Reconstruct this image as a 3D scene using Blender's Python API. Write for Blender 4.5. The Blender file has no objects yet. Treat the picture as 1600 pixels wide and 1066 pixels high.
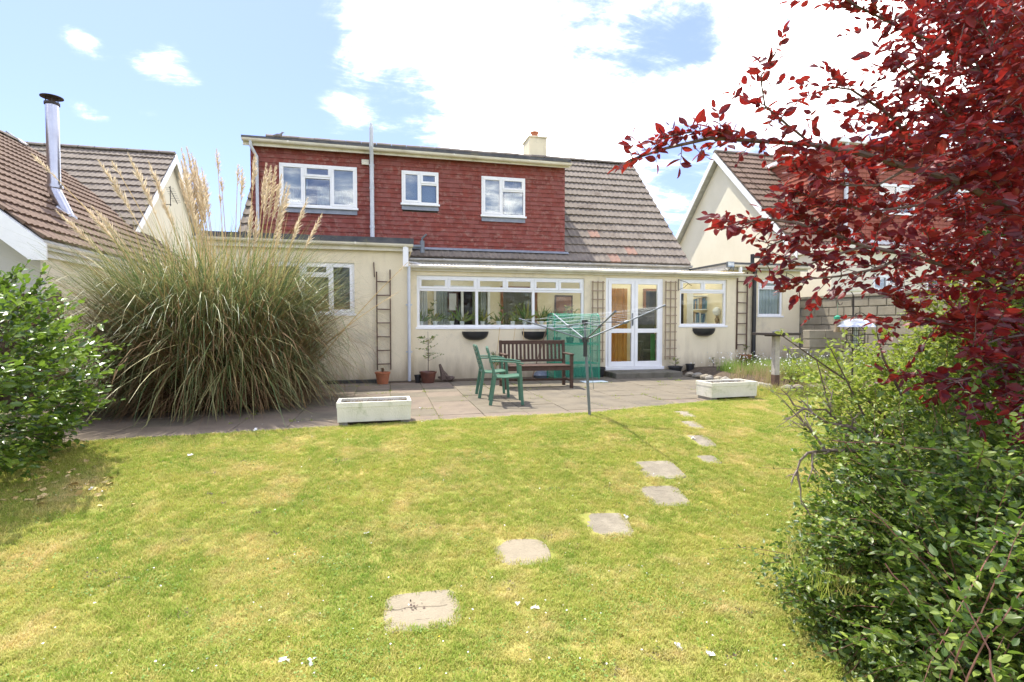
import bpy, math, random
import numpy as np
from mathutils import Vector, Matrix, Euler, noise as mnoise

S = bpy.context.scene
COL = S.collection
R = math.radians
rnd = random.Random(7)
nr = np.random.default_rng(11)

# ---------------------------------------------------------------- camera, sky, sun, exposure
CAM = Vector((0, 0, 1.22)); FOC = 820.0; YAW = R(13.4); PITCH = math.atan(28 / 820)
cd = bpy.data.cameras.new('camera'); cam = bpy.data.objects.new('camera', cd); COL.objects.link(cam)
cam.location = CAM; cam.rotation_euler = (R(90) - PITCH, 0, -YAW)
cd.sensor_width = 36; cd.lens = FOC / 1600 * 36; cd.clip_end = 2000; cd.clip_start = .05
S.camera = cam
CM = Euler((R(90) - PITCH, 0, -YAW)).to_matrix()

SUNV = Vector((-.23, .46, 1.0)).normalized()
sd = bpy.data.lights.new('sun', 'SUN'); sun = bpy.data.objects.new('sun', sd); COL.objects.link(sun)
sd.energy = 3.35; sd.angle = R(.6); sd.color = (1, .95, .86)
sun.rotation_euler = SUNV.to_track_quat('Z', 'Y').to_euler()

S.view_settings.view_transform = 'Standard'; S.view_settings.look = 'None'
S.view_settings.gamma = 1; S.view_settings.use_curve_mapping = False
S.view_settings.exposure = 1.36

def ray(px, py):
    return CM @ Vector(((px - 800) / FOC, (533 - py) / FOC, -1))

wd = bpy.data.worlds.new('World'); S.world = wd; wd.use_nodes = True
nt = wd.node_tree; nt.nodes.clear()
def N(t, typ, **kw):
    n = t.nodes.new(typ)
    for k, v in kw.items(): setattr(n, k, v)
    return n
wo = N(nt, 'ShaderNodeOutputWorld'); bg = N(nt, 'ShaderNodeBackground'); bg.inputs[1].default_value = .135
sky = N(nt, 'ShaderNodeTexSky', sky_type='NISHITA', sun_disc=False)
sky.sun_elevation = math.asin(SUNV.z); sky.sun_rotation = math.atan2(SUNV.x, SUNV.y)
sky.air_density = 1.0; sky.dust_density = .6; sky.ozone_density = 3.0
tc = N(nt, 'ShaderNodeTexCoord')
sep = N(nt, 'ShaderNodeSeparateXYZ'); nt.links.new(tc.outputs['Generated'], sep.inputs[0])
def m2(op, a, b=None, c=None, clamp=False):
    n = N(nt, 'ShaderNodeMath', operation=op); n.use_clamp = clamp
    for i, v in enumerate((a, b, c)):
        if v is None: continue
        if isinstance(v, (int, float)): n.inputs[i].default_value = v
        else: nt.links.new(v, n.inputs[i])
    return n.outputs[0]
den = m2('ADD', m2('MAXIMUM', sep.outputs[2], 0.0), .22)
cx = m2('DIVIDE', sep.outputs[0], den); cy = m2('DIVIDE', sep.outputs[1], den)
cmb = N(nt, 'ShaderNodeCombineXYZ'); nt.links.new(cx, cmb.inputs[0]); nt.links.new(cy, cmb.inputs[1])
n1 = N(nt, 'ShaderNodeTexNoise'); n1.inputs['Scale'].default_value = 2.3; n1.inputs['Detail'].default_value = 9
n1.inputs['Roughness'].default_value = .66; n1.inputs['Distortion'].default_value = .35
nt.links.new(cmb.outputs[0], n1.inputs['Vector'])
acc = m2('MULTIPLY', m2('SUBTRACT', n1.outputs['Fac'], .5), 2.1)
nrmv = N(nt, 'ShaderNodeVectorMath', operation='NORMALIZE'); nt.links.new(tc.outputs['Generated'], nrmv.inputs[0])
# broad drift of the cloud deck: (pixel direction, angular width, weight)
for px, py, wdt, wgt in [(60, 60, 22, -.62), (230, 330, 13, -.5), (270, 180, 9, -.2), (420, 300, 9, -.5), (950, 85, 5.5, -.66), (1075, 320, 4, -.5), (600, 150, 5, -.25), (1085, 60, 3.5, -.45), (640, 180, 3, -.35), (450, 60, 3, -.3),
                         (580, 60, 13, .42), (720, 120, 10, .3), (1150, 120, 14, .42), (850, 200, 7, .2), (900, 30, 4, .1), (520, 170, 6, .12), (112, 62, 1.0, 0.42), (132, 68, 1.1, 0.47), (158, 78, 1.0, 0.37), (200, 92, 1.0, 0.37), (225, 102, 1.1, 0.47), (255, 110, 1.2, 0.52), (285, 122, 1.2, 0.52), (315, 130, 1.0, 0.42), (205, 170, .9, 0.47), (228, 177, 1.0, 0.52), (252, 182, 1.0, 0.52), (280, 187, .9, 0.42), (105, 168, 1.0, 0.42), (128, 178, 1.1, 0.52), (152, 187, 1.0, 0.47), (175, 192, .8, 0.27), (265, 65, .9, 0.37), (285, 80, .8, 0.27), (440, 130, 1.6, .4), (540, 165, 2, .4), (330, 35, 4, .25), (60, 20, 3, .2)]:
    d = ray(px, py).normalized()
    dp = N(nt, 'ShaderNodeVectorMath', operation='DOT_PRODUCT'); nt.links.new(nrmv.outputs[0], dp.inputs[0]); dp.inputs[1].default_value = d
    s2 = R(wdt) ** 2
    g = m2('EXPONENT', m2('DIVIDE', m2('SUBTRACT', dp.outputs['Value'], 1.0), s2))
    acc = m2('ADD', acc, m2('MULTIPLY', g, wgt))
mr = N(nt, 'ShaderNodeMapRange'); mr.interpolation_type = 'SMOOTHSTEP'
nt.links.new(acc, mr.inputs[0]); mr.inputs[1].default_value = -.42; mr.inputs[2].default_value = .42
n2 = N(nt, 'ShaderNodeTexNoise'); n2.inputs['Scale'].default_value = 7.; n2.inputs['Detail'].default_value = 8; n2.inputs['Roughness'].default_value = .68; n2.inputs['Distortion'].default_value = .6
mpc = N(nt, 'ShaderNodeMapping'); mpc.inputs['Scale'].default_value = (.55, 1.5, 1); mpc.inputs['Rotation'].default_value = (0, 0, .5); nt.links.new(cmb.outputs[0], mpc.inputs[0]); nt.links.new(mpc.outputs[0], n2.inputs['Vector'])
acc = m2('ADD', acc, m2('MULTIPLY', m2('SUBTRACT', n2.outputs['Fac'], .5), .9)); nt.links.new(acc, mr.inputs[0])
cov = m2('POWER', mr.outputs[0], 3.0)
mixc = N(nt, 'ShaderNodeMix', data_type='RGBA')
nt.links.new(cov, mixc.inputs['Factor']); 
mrw = N(nt, 'ShaderNodeMix', data_type='RGBA'); mrw.inputs['Factor'].default_value = .6
nt.links.new(sky.outputs[0], mrw.inputs['A']); mrw.inputs['B'].default_value = (1.3, 1.55, 3.6, 1)
nt.links.new(mrw.outputs['Result'], mixc.inputs['A']); mixc.inputs['B'].default_value = (17.0, 16.6, 15.9, 1)
nt.links.new(mixc.outputs['Result'], bg.inputs[0]); nt.links.new(bg.outputs[0], wo.inputs[0])

# ---------------------------------------------------------------- helpers
def onY(px, py, Y):
    d = ray(px, py); t = Y / d.y; return Vector((d.x * t, Y, CAM.z + d.z * t))
def onX(px, py, X):
    d = ray(px, py); t = X / d.x; return Vector((X, d.y * t, CAM.z + d.z * t))
def onZ(px, py, Z=0.):
    d = ray(px, py); t = (Z - CAM.z) / d.z; return Vector((d.x * t, d.y * t, Z))
def atD(px, py, D):
    return CAM + ray(px, py) * D
def smooth(a, b, x):
    t = min(1, max(0, (x - a) / (b - a))); return t * t * (3 - 2 * t)
EDGE = [(-12, 5.9), (-3, 6.2), (-.55, 6.42), (1.2, 6.62), (2.7, 6.62), (4.5, 7.1), (5.4, 7.35), (6.2, 7.75), (12, 8.2)]
def edgeY(x):
    if x <= EDGE[0][0]: return EDGE[0][1]
    for (a, b), (c, d) in zip(EDGE, EDGE[1:]):
        if x <= c: return b + (d - b) * (x - a) / (c - a)
    return EDGE[-1][1]
def ground(x, y):
    s = edgeY(x) - y
    return -.40 * smooth(-.1, 3.4, s) + .012 * mnoise.noise(Vector((x * .9, y * .9, 0))) * smooth(0, .6, s)
def onG(px, py):
    z = -.2
    for _ in range(12):
        p = onZ(px, py, z); z = ground(p.x, p.y)
    return Vector((p.x, p.y, z))

class MB:
    def __init__(s): s.v = []; s.f = []
    def add(s, vs, fs):
        o = len(s.v); s.v += [tuple(v) for v in vs]; s.f += [tuple(i + o for i in f) for f in fs]; return s
    def box(s, x0, x1, y0, y1, z0, z1, M=None):
        vs = [Vector(p) for p in ((x0,y0,z0),(x1,y0,z0),(x1,y1,z0),(x0,y1,z0),(x0,y0,z1),(x1,y0,z1),(x1,y1,z1),(x0,y1,z1))]
        if M is not None: vs = [M @ v for v in vs]
        return s.add(vs, [(0,3,2,1),(4,5,6,7),(0,1,5,4),(1,2,6,5),(2,3,7,6),(3,0,4,7)])
    def bar(s, a, b, w, h=None, up=(0,0,1)):
        a = Vector(a); b = Vector(b); h = h or w; d = (b - a); L = d.length; d.normalize(); u = Vector(up)
        if abs(d.dot(u)) > .97: u = Vector((0,1,0))
        sx = d.cross(u).normalized(); uz = sx.cross(d)
        M = Matrix((sx, d, uz)).transposed().to_4x4(); M.translation = a
        return s.box(-w/2, w/2, 0, L, -h/2, h/2, M)
    def tube(s, pts, r, n=8, cap=True):
        pts = [Vector(p) for p in pts]
        if not isinstance(r, (list, tuple)): r = [r] * len(pts)
        o = len(s.v); u = None
        for i, p in enumerate(pts):
            d = (pts[min(i+1, len(pts)-1)] - pts[max(i-1, 0)])
            if d.length < 1e-9: d = Vector((0,0,1))
            d.normalize()
            if u is None: u = d.cross(Vector((0,0,1)) if abs(d.z) < .9 else Vector((1,0,0))).normalized()
            else:
                u = (u - d * u.dot(d))
                u = u.normalized() if u.length > 1e-6 else d.cross(Vector((.3,.5,.8))).normalized()
            w = d.cross(u)
            for k in range(n):
                a = 2 * math.pi * k / n
                s.v.append(tuple(p + (u * math.cos(a) + w * math.sin(a)) * r[i]))
        for i in range(len(pts) - 1):
            for k in range(n):
                a = o + i*n + k; b = o + i*n + (k+1) % n
                s.f.append((a, b, b + n, a + n))
        if cap:
            s.f.append(tuple(o + k for k in reversed(range(n)))); e = o + (len(pts)-1)*n
            s.f.append(tuple(e + k for k in range(n)))
        return s
    def lathe(s, c, prof, n=20, sx=1., sy=1., M=None):
        o = len(s.v); c = Vector(c)
        for r, z in prof:
            for k in range(n):
                a = 2*math.pi*k/n; p = Vector((r*math.cos(a)*sx, r*math.sin(a)*sy, z))
                s.v.append(tuple((M @ p if M is not None else p) + c))
        for i in range(len(prof)-1):
            for k in range(n):
                a = o+i*n+k; b = o+i*n+(k+1) % n; s.f.append((a, b, b+n, a+n))
        s.f.append(tuple(o+k for k in reversed(range(n)))); e = o+(len(prof)-1)*n
        s.f.append(tuple(e+k for k in range(n)))
        return s
    def prism(s, poly, ax, a0, a1):
        """poly: 2D points in the plane across axis ax ('x': (y,z), 'y': (x,z), 'z': (x,y))"""
        def mk(p, a): return {'x': (a, p[0], p[1]), 'y': (p[0], a, p[1]), 'z': (p[0], p[1], a)}[ax]
        n = len(poly); vs = [mk(p, a0) for p in poly] + [mk(p, a1) for p in poly]
        return s.add(vs, [tuple(range(n)), tuple(reversed(range(n, 2*n)))] + [(i, i+n, (i+1) % n + n, (i+1) % n) for i in range(n)])
    def mesh(s, name):
        me = bpy.data.meshes.new(name); me.from_pydata(s.v, [], s.f); me.update(); return me
    def build(s, name, mat, parent=None, smooth_=False, bevel=0, fix=True):
        me = s.mesh(name)
        if fix:
            import bmesh
            b = bmesh.new(); b.from_mesh(me); bmesh.ops.recalc_face_normals(b, faces=b.faces); b.to_mesh(me); b.free()
        if mat: me.materials.append(mat)
        if smooth_:
            me.polygons.foreach_set('use_smooth', [True]*len(me.polygons))
            try: me.set_sharp_from_angle(angle=R(40))
            except Exception: pass
        return obj(name, me, parent, bevel)
def obj(name, me, parent=None, bevel=0):
    o = bpy.data.objects.new(name, me); COL.objects.link(o)
    if parent is not None:
        o.parent = parent; o.matrix_parent_inverse = parent.matrix_basis.inverted()
    if bevel:
        m = o.modifiers.new('bevel', 'BEVEL'); m.width = bevel; m.segments = 1; m.limit_method = 'ANGLE'; m.angle_limit = R(50)
    return o
def tag(o, label=None, cat=None, group=None, kind=None):
    if label: o['label'] = label
    if cat: o['category'] = cat
    if group: o['group'] = group
    if kind: o['kind'] = kind
    return o
def empty(name, loc, label, cat, group=None, rz=0):
    o = bpy.data.objects.new(name, None); COL.objects.link(o); o.location = loc; o.rotation_euler = (0, 0, rz); o.empty_display_size = .1
    bpy.context.view_layer.update() if False else None
    return tag(o, label, cat, group)
def local(name, mb, mat, parent, **kw):
    """a part modelled in its thing's own coordinates"""
    o = mb.build(name, mat, None, **kw); o.parent = parent; return o
def copy_tree(o, parent=None):
    c = o.copy(); COL.objects.link(c)
    if parent is not None: c.parent = parent
    for ch in list(o.children): copy_tree(ch, c)
    return c

def rand_rot(n):
    q = nr.normal(size=(n, 4)); q /= np.linalg.norm(q, axis=1)[:, None]
    w, x, y, z = q.T
    return np.stack([np.stack([1-2*(y*y+z*z), 2*(x*y-z*w), 2*(x*z+y*w)], 1), np.stack([2*(x*y+z*w), 1-2*(x*x+z*z), 2*(y*z-x*w)], 1), np.stack([2*(x*z-y*w), 2*(y*z+x*w), 1-2*(x*x+y*y)], 1)], 1)
def frames(axis, up):
    """rotation matrices with local Y along axis and local Z near up"""
    a = axis / (np.linalg.norm(axis, axis=1)[:, None] + 1e-9)
    x = np.cross(a, up); x /= (np.linalg.norm(x, axis=1)[:, None] + 1e-9)
    z = np.cross(x, a)
    return np.stack([x, a, z], 2)
def scatter(name, tv, tf, rot, pos, scl, mat, parent=None, smooth_=True):
    """many copies of one small template in a single mesh"""
    tv = np.asarray(tv, float); n = len(pos); k = len(tv); scl = np.asarray(scl, float)
    if scl.ndim == 1: scl = scl[:, None]
    V = np.einsum('nij,nkj->nki', rot, tv[None] * scl[:, None, :]) + pos[:, None, :]
    me = bpy.data.meshes.new(name)
    ls = np.array([len(f) for f in tf]); flat = np.concatenate([np.array(f) for f in tf])
    tot = len(flat)
    idx = (flat[None] + (np.arange(n) * k)[:, None]).ravel()
    st = np.concatenate([[0], np.cumsum(ls)[:-1]]); starts = (st[None] + (np.arange(n) * tot)[:, None]).ravel()
    me.vertices.add(n*k); me.vertices.foreach_set('co', V.ravel())
    me.loops.add(n*tot); me.loops.foreach_set('vertex_index', idx.astype(np.int32))
    me.polygons.add(n*len(tf)); me.polygons.foreach_set('loop_start', starts.astype(np.int32))
    me.polygons.foreach_set('use_smooth', [smooth_]*(n*len(tf)))
    me.update(calc_edges=True)
    me.materials.append(mat)
    at = me.attributes.new('tone', 'FLOAT', 'POINT')
    at.data.foreach_set('value', np.repeat(nr.random(n), k).astype(np.float32))
    return obj(name, me, parent)

# ---------------------------------------------------------------- materials
MATS = {}
def mat(name, c1, c2=None, scale=4., rough=.8, bump=.0, bscale=60., spec=.3, metal=0., transl=0., tcol=None, stretch=(1,1,1), c3=None, s3=.6, f3=.5, tone=False, tonec=None, coat=0., detail=5, alpha=None):
    m = bpy.data.materials.new(name); m.use_nodes = True; t = m.node_tree; t.nodes.clear()
    out = N(t, 'ShaderNodeOutputMaterial'); b = N(t, 'ShaderNodeBsdfPrincipled')
    L = t.links.new
    b.inputs['Roughness'].default_value = rough; b.inputs['Metallic'].default_value = metal
    b.inputs['Specular IOR Level'].default_value = spec; b.inputs['Coat Weight'].default_value = coat
    geo = N(t, 'ShaderNodeNewGeometry'); mp = N(t, 'ShaderNodeMapping'); mp.inputs['Scale'].default_value = stretch
    L(geo.outputs['Position'], mp.inputs[0])
    src = None
    if c2 is not None:
        n = N(t, 'ShaderNodeTexNoise'); n.inputs['Scale'].default_value = scale; n.inputs['Detail'].default_value = detail; n.inputs['Roughness'].default_value = .62
        L(mp.outputs[0], n.inputs['Vector'])
        rp = N(t, 'ShaderNodeMapRange'); L(n.outputs['Fac'], rp.inputs[0]); rp.inputs[1].default_value = .32; rp.inputs[2].default_value = .68
        mx = N(t, 'ShaderNodeMix', data_type='RGBA'); mx.inputs['A'].default_value = (*c1, 1); mx.inputs['B'].default_value = (*c2, 1)
        L(rp.outputs[0], mx.inputs['Factor']); src = mx.outputs['Result']
        if c3 is not None:
            n3 = N(t, 'ShaderNodeTexNoise'); n3.inputs['Scale'].default_value = s3; n3.inputs['Detail'].default_value = 7; n3.inputs['Roughness'].default_value = .7
            L(geo.outputs['Position'], n3.inputs['Vector'])
            r3 = N(t, 'ShaderNodeMapRange'); L(n3.outputs['Fac'], r3.inputs[0]); r3.inputs[1].default_value = f3; r3.inputs[2].default_value = f3 + .17
            m3 = N(t, 'ShaderNodeMix', data_type='RGBA'); L(src, m3.inputs['A']); m3.inputs['B'].default_value = (*c3, 1)
            L(r3.outputs[0], m3.inputs['Factor']); src = m3.outputs['Result']
        if tone:
            at = N(t, 'ShaderNodeAttribute'); at.attribute_name = 'tone'; oi = N(t, 'ShaderNodeObjectInfo')
            ad = N(t, 'ShaderNodeMath', operation='ADD'); L(at.outputs['Fac'], ad.inputs[0]); L(oi.outputs['Random'], ad.inputs[1])
            fr = N(t, 'ShaderNodeMath', operation='FRACT'); L(ad.outputs[0], fr.inputs[0])
            pw = N(t, 'ShaderNodeMath', operation='POWER'); L(fr.outputs[0], pw.inputs[0]); pw.inputs[1].default_value = 2.2
            m4 = N(t, 'ShaderNodeMix', data_type='RGBA'); L(src, m4.inputs['A']); m4.inputs['B'].default_value = (*(tonec or c2), 1)
            L(pw.outputs[0], m4.inputs['Factor']); src = m4.outputs['Result']
        L(src, b.inputs['Base Color'])
    else: b.inputs['Base Color'].default_value = (*c1, 1)
    if bump:
        nb = N(t, 'ShaderNodeTexNoise'); nb.inputs['Scale'].default_value = bscale; nb.inputs['Detail'].default_value = 4
        L(mp.outputs[0] if stretch != (1,1,1) else geo.outputs['Position'], nb.inputs['Vector'])
        bp = N(t, 'ShaderNodeBump'); bp.inputs['Strength'].default_value = bump; bp.inputs['Distance'].default_value = .01
        L(nb.outputs['Fac'], bp.inputs['Height']); L(bp.outputs[0], b.inputs['Normal'])
    if transl:
        tr = N(t, 'ShaderNodeBsdfTranslucent'); ms = N(t, 'ShaderNodeMixShader'); ms.inputs[0].default_value = transl
        if tcol: tr.inputs[0].default_value = (*tcol, 1)
        if src is not None and not tcol: L(src, tr.inputs[0])
        if src is not None and tcol:
            mm = N(t, 'ShaderNodeMix', data_type='RGBA'); mm.inputs['Factor'].default_value = .35; mm.inputs['A'].default_value = (*tcol, 1); L(src, mm.inputs['B']); L(mm.outputs['Result'], tr.inputs[0])
        L(b.outputs[0], ms.inputs[1]); L(tr.outputs[0], ms.inputs[2]); L(ms.outputs[0], out.inputs[0])
    elif alpha is not None:
        ta = N(t, 'ShaderNodeBsdfTransparent'); ms = N(t, 'ShaderNodeMixShader'); ms.inputs[0].default_value = alpha
        L(ta.outputs[0], ms.inputs[1]); L(b.outputs[0], ms.inputs[2]); L(ms.outputs[0], out.inputs[0])
    else: L(b.outputs[0], out.inputs[0])
    MATS[name] = m; return m
def glassmat(name, tint=(.93,.96,.94), rough=.01, refl=.0):
    m = bpy.data.materials.new(name); m.use_nodes = True; t = m.node_tree; t.nodes.clear(); L = t.links.new
    out = N(t, 'ShaderNodeOutputMaterial'); ta = N(t, 'ShaderNodeBsdfTransparent'); ta.inputs[0].default_value = (*tint, 1)
    gl = N(t, 'ShaderNodeBsdfGlossy'); gl.inputs['Roughness'].default_value = rough
    fr = N(t, 'ShaderNodeFresnel'); fr.inputs[0].default_value = 1.32
    ad = N(t, 'ShaderNodeMath', operation='ADD'); ad.inputs[1].default_value = refl; L(fr.outputs[0], ad.inputs[0])
    ms = N(t, 'ShaderNodeMixShader'); L(ad.outputs[0], ms.inputs[0]); L(ta.outputs[0], ms.inputs[1]); L(gl.outputs[0], ms.inputs[2]); L(ms.outputs[0], out.inputs[0])
    return m
M_render = mat('cream_render', (.82,.725,.51), (.75,.66,.455), 1.3, .9, .9, 75, c3=(.58,.52,.38), s3=.9, f3=.56, stretch=(1.6,1.6,.45))
def splash(m, col, h=.55):
    t = m.node_tree; L = t.links.new; bs = next(n for n in t.nodes if n.type == 'BSDF_PRINCIPLED'); src = bs.inputs['Base Color'].links[0].from_socket
    geo = N(t, 'ShaderNodeNewGeometry'); sp = N(t, 'ShaderNodeSeparateXYZ'); L(geo.outputs['Position'], sp.inputs[0]); mp = N(t, 'ShaderNodeMapping'); mp.inputs['Scale'].default_value = (5, 5, 1.1); L(geo.outputs['Position'], mp.inputs[0])
    n = N(t, 'ShaderNodeTexNoise'); n.inputs['Scale'].default_value = 1.; n.inputs['Detail'].default_value = 7; L(mp.outputs[0], n.inputs['Vector'])
    mr_ = N(t, 'ShaderNodeMapRange'); L(sp.outputs[2], mr_.inputs[0]); mr_.inputs[1].default_value = 0; mr_.inputs[2].default_value = h; mr_.inputs[3].default_value = .62; mr_.inputs[4].default_value = 0
    ad = N(t, 'ShaderNodeMath', operation='ADD'); L(mr_.outputs[0], ad.inputs[0]); L(n.outputs['Fac'], ad.inputs[1])
    r2 = N(t, 'ShaderNodeMapRange'); L(ad.outputs[0], r2.inputs[0]); r2.inputs[1].default_value = .55; r2.inputs[2].default_value = 1.1; r2.inputs[4].default_value = .8
    mx = N(t, 'ShaderNodeMix', data_type='RGBA'); L(r2.outputs[0], mx.inputs['Factor']); L(src, mx.inputs['A']); mx.inputs['B'].default_value = (*col, 1); L(mx.outputs['Result'], bs.inputs['Base Color'])
splash(M_render, (.36,.29,.19))
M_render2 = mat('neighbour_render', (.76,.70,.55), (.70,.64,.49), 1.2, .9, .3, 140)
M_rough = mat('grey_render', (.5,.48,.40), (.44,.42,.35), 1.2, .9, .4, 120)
M_pvc = mat('white_pvc', (.84,.84,.82), (.78,.78,.75), 5, .35, spec=.5)
M_gut = mat('cream_gutter', (.78,.74,.62), (.62,.57,.45), 3, .5, spec=.4, c3=(.42,.38,.28), s3=3, f3=.6)
M_fascia = mat('grey_white_fascia', (.62,.62,.60), (.42,.41,.38), 6, .6)
M_greypvc = mat('pale_grey_pvc', (.60,.63,.66), (.5,.52,.54), 4, .45)
M_black = mat('black_plastic', (.018,.018,.02), (.035,.035,.035), 5, .4, spec=.5)
M_felt = mat('dark_roof_felt', (.05,.055,.065), (.10,.10,.10), 5, .9, .3, 60, c3=(.16,.15,.09), s3=3, f3=.58)
M_moss = mat('mossy_roof_felt', (.10,.09,.06), (.22,.18,.09), 8, .95, .5, 60)
M_tile = mat('brown_concrete_tile', (.165,.137,.108), (.235,.20,.162), 3.2, .9, .4, 90, c3=(.10,.075,.055), s3=1.3, f3=.56, detail=8)
M_tile2 = mat('red_brown_concrete_tile', (.13,.085,.06), (.19,.13,.095), 3, .9, .4, 90, c3=(.13,.08,.06), s3=1.1, f3=.6, detail=8)
M_hung = mat('red_hung_tile', (.26,.062,.043), (.165,.043,.034), 6, .85, .3, 70, c3=(.31,.165,.13), s3=8, f3=.50, detail=8, tone=True, tonec=(.245,.085,.07))
M_hung2 = mat('orange_red_hung_tile', (.34,.10,.06), (.25,.075,.05), 4.5, .75, .3, 70)
M_lead = mat('lead_flashing', (.20,.22,.25), (.28,.30,.33), 6, .55)
M_step = mat('dark_paved_step', (.13,.12,.09), (.17,.155,.12), 4, .9, .5, 60, c3=(.08,.08,.05), s3=3)
M_deck = mat('roof_underlay', (.05,.045,.04), (.08,.07,.06), 5, .9)
M_orange = mat('repaired_orange_tile', (.31,.17,.12), (.24,.165,.125), 8, .85, .3, 90)
M_glass = glassmat('window_glass'); M_glassr = glassmat('bright_window_glass', (.8,.85,.85), .01, .16)
M_poly = mat('cream_polycarbonate', (.80,.74,.58), (.72,.66,.50), 4, .4, transl=.94, tcol=(.99,.96,.86))
M_slab = mat('paving_slab', (.145,.122,.085), (.185,.158,.112), 3.5, .9, .5, 70, c3=(.115,.10,.075), s3=1.7, f3=.5, detail=9)
M_slabp = mat('pinkish_paving_slab', (.17,.135,.098), (.215,.172,.125), 3.5, .9, .5, 70, c3=(.145,.115,.09), s3=1.7, f3=.52, detail=9)
M_joint = mat('paving_joint', (.12,.10,.07), (.16,.17,.07), 9, 1, .5, 60)
M_stone = mat('pale_stone_slab', (.25,.22,.16), (.19,.165,.12), 9, .9, .7, 60, c3=(.33,.29,.215), s3=2.4, f3=.50, detail=9)
M_stone2 = mat('pale_sandy_stone_slab', (.29,.245,.17), (.24,.205,.14), 7, .9, .7, 60, c3=(.20,.18,.14), s3=3.4, f3=.54, detail=9)
M_block = mat('concrete_block', (.33,.29,.215), (.25,.215,.155), 3, .95, .7, 60, c3=(.17,.15,.11), s3=1.6, f3=.56)
M_mortar = mat('mortar', (.30,.28,.23), (.24,.22,.18), 8, 1, .5, 90)
M_soil = mat('soil', (.06,.045,.03), (.12,.09,.06), 12, 1, .8, 40)
M_wood = mat('dark_weathered_teak', (.055,.03,.02), (.10,.06,.04), 14, .7, .4, 60, stretch=(1,1,4), c3=(.24,.17,.12), s3=5, f3=.62)
M_trel = mat('brown_trellis_wood', (.20,.13,.08), (.30,.21,.14), 12, .85, .3, 60)
M_trel2 = mat('grey_brown_trellis', (.36,.28,.19), (.26,.19,.12), 12, .85, .3, 60)
M_rust = mat('dark_brown_ladder', (.09,.055,.04), (.16,.10,.07), 12, .8, .3, 60)
M_fence = mat('dark_fence_wood', (.07,.05,.035), (.13,.095,.065), 7, .9, .4, 50)
M_greenp = mat('green_plastic', (.05,.14,.085), (.07,.17,.11), 6, .38, spec=.5)
M_terra = mat('terracotta', (.42,.15,.07), (.33,.12,.06), 9, .8, .2, 60)
M_brownpot = mat('glazed_brown_pot', (.16,.06,.035), (.10,.04,.03), 8, .3, spec=.6)
M_alu = mat('dull_aluminium', (.20,.22,.24), (.15,.17,.18), 7, .45, metal=.35)
M_steel = mat('flue_steel', (.46,.47,.50), (.38,.38,.41), 4, .28, metal=1.)
M_dome = mat('clear_smoky_dome', (.45,.48,.52), (.36,.38,.42), 4, .12, spec=.8, metal=.5)
M_iron = mat('dark_iron', (.03,.025,.022), (.06,.045,.035), 12, .6)
M_trough = mat('white_painted_concrete', (.72,.69,.58), (.62,.60,.48), 5, .8, .5, 80, c3=(.40,.42,.26), s3=4.5, f3=.55, stretch=(1,1,.5))
M_net = mat('net_curtain', (.8,.8,.78), (.7,.7,.68), 9, .9, transl=.3, tcol=(.8,.8,.78))
M_curt = mat('amber_curtain', (.62,.33,.08), (.50,.24,.05), 6, .8, transl=.35, tcol=(.8,.45,.12), stretch=(6,6,.3))
M_inwall = mat('yellow_inner_wall', (.80,.71,.48), (.74,.65,.43), 1.5, .9)
M_infloor = mat('inner_floor', (.55,.44,.30), (.46,.36,.24), 4, .6)
M_white = mat('white_plastic', (.8,.8,.78), (.72,.72,.70), 8, .5)
M_brick = mat('terracotta_brown_wood', (.28,.13,.06), (.20,.09,.04), 6, .6)
M_grassb = mat('grass_blade', (.21,.34,.04), (.42,.46,.085), 1.5, .75, spec=.2, transl=.4, c3=(.72,.57,.27), s3=1.7, f3=.50, tone=True, tonec=(.62,.52,.17), detail=8)
M_lawn = mat('lawn_soil_and_thatch', (.20,.22,.04), (.32,.29,.08), 2.2, 1, .6, 90, c3=(.46,.35,.13), s3=1.35, f3=.52, detail=9)
M_field = mat('ground_beyond', (.10,.14,.04), (.16,.17,.06), .2, 1, .3, 5)
M_pamp = mat('pampas_leaf', (.06,.11,.04), (.16,.22,.07), 5, .45, spec=.45, transl=.3, tone=True, tonec=(.48,.42,.18))
M_pampd = mat('dry_pampas_leaf', (.36,.24,.11), (.20,.125,.06), 5, .8, transl=.25, tone=True, tonec=(.20,.12,.06))
M_straw = mat('straw_stem', (.60,.43,.19), (.50,.34,.14), 5, .7, tone=True, tonec=(.70,.55,.30))
M_plume = mat('pampas_plume', (.74,.63,.46), (.64,.53,.37), 9, .9, transl=.4, tcol=(.85,.73,.52))
M_camel = mat('glossy_green_leaf', (.022,.055,.01), (.055,.11,.018), 3, .3, spec=.5, transl=.24, tcol=(.30,.50,.05), tone=True, tonec=(.28,.38,.05))
M_plum = mat('purple_plum_leaf', (.035,.008,.013), (.10,.011,.016), 6, .45, spec=.33, transl=.34, tcol=(.46,.024,.018), tone=True, tonec=(.24,.03,.025))
M_shrub = mat('small_green_leaf', (.018,.045,.008), (.045,.09,.013), 2.5, .42, spec=.45, transl=.3, tcol=(.26,.46,.05), tone=True, tonec=(.27,.33,.06))
M_shrubd = mat('dark_green_leaf', (.02,.05,.014), (.035,.085,.02), 2.5, .45, spec=.4, transl=.2, tcol=(.12,.24,.03), tone=True, tonec=(.09,.17,.03))
M_shrub2 = mat('yellow_green_leaf', (.09,.16,.02), (.17,.24,.035), 2.5, .5, spec=.35, transl=.38, tcol=(.5,.62,.08), tone=True, tonec=(.36,.38,.08))
M_bark = mat('brown_bark', (.085,.06,.045), (.15,.11,.085), 30, .9, .6, 80)
M_barkp = mat('plum_bark', (.15,.10,.08), (.09,.06,.05), 25, .7, .4, 80)
M_twigr = mat('reddish_stem', (.22,.10,.075), (.14,.07,.05), 20, .7)
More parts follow.
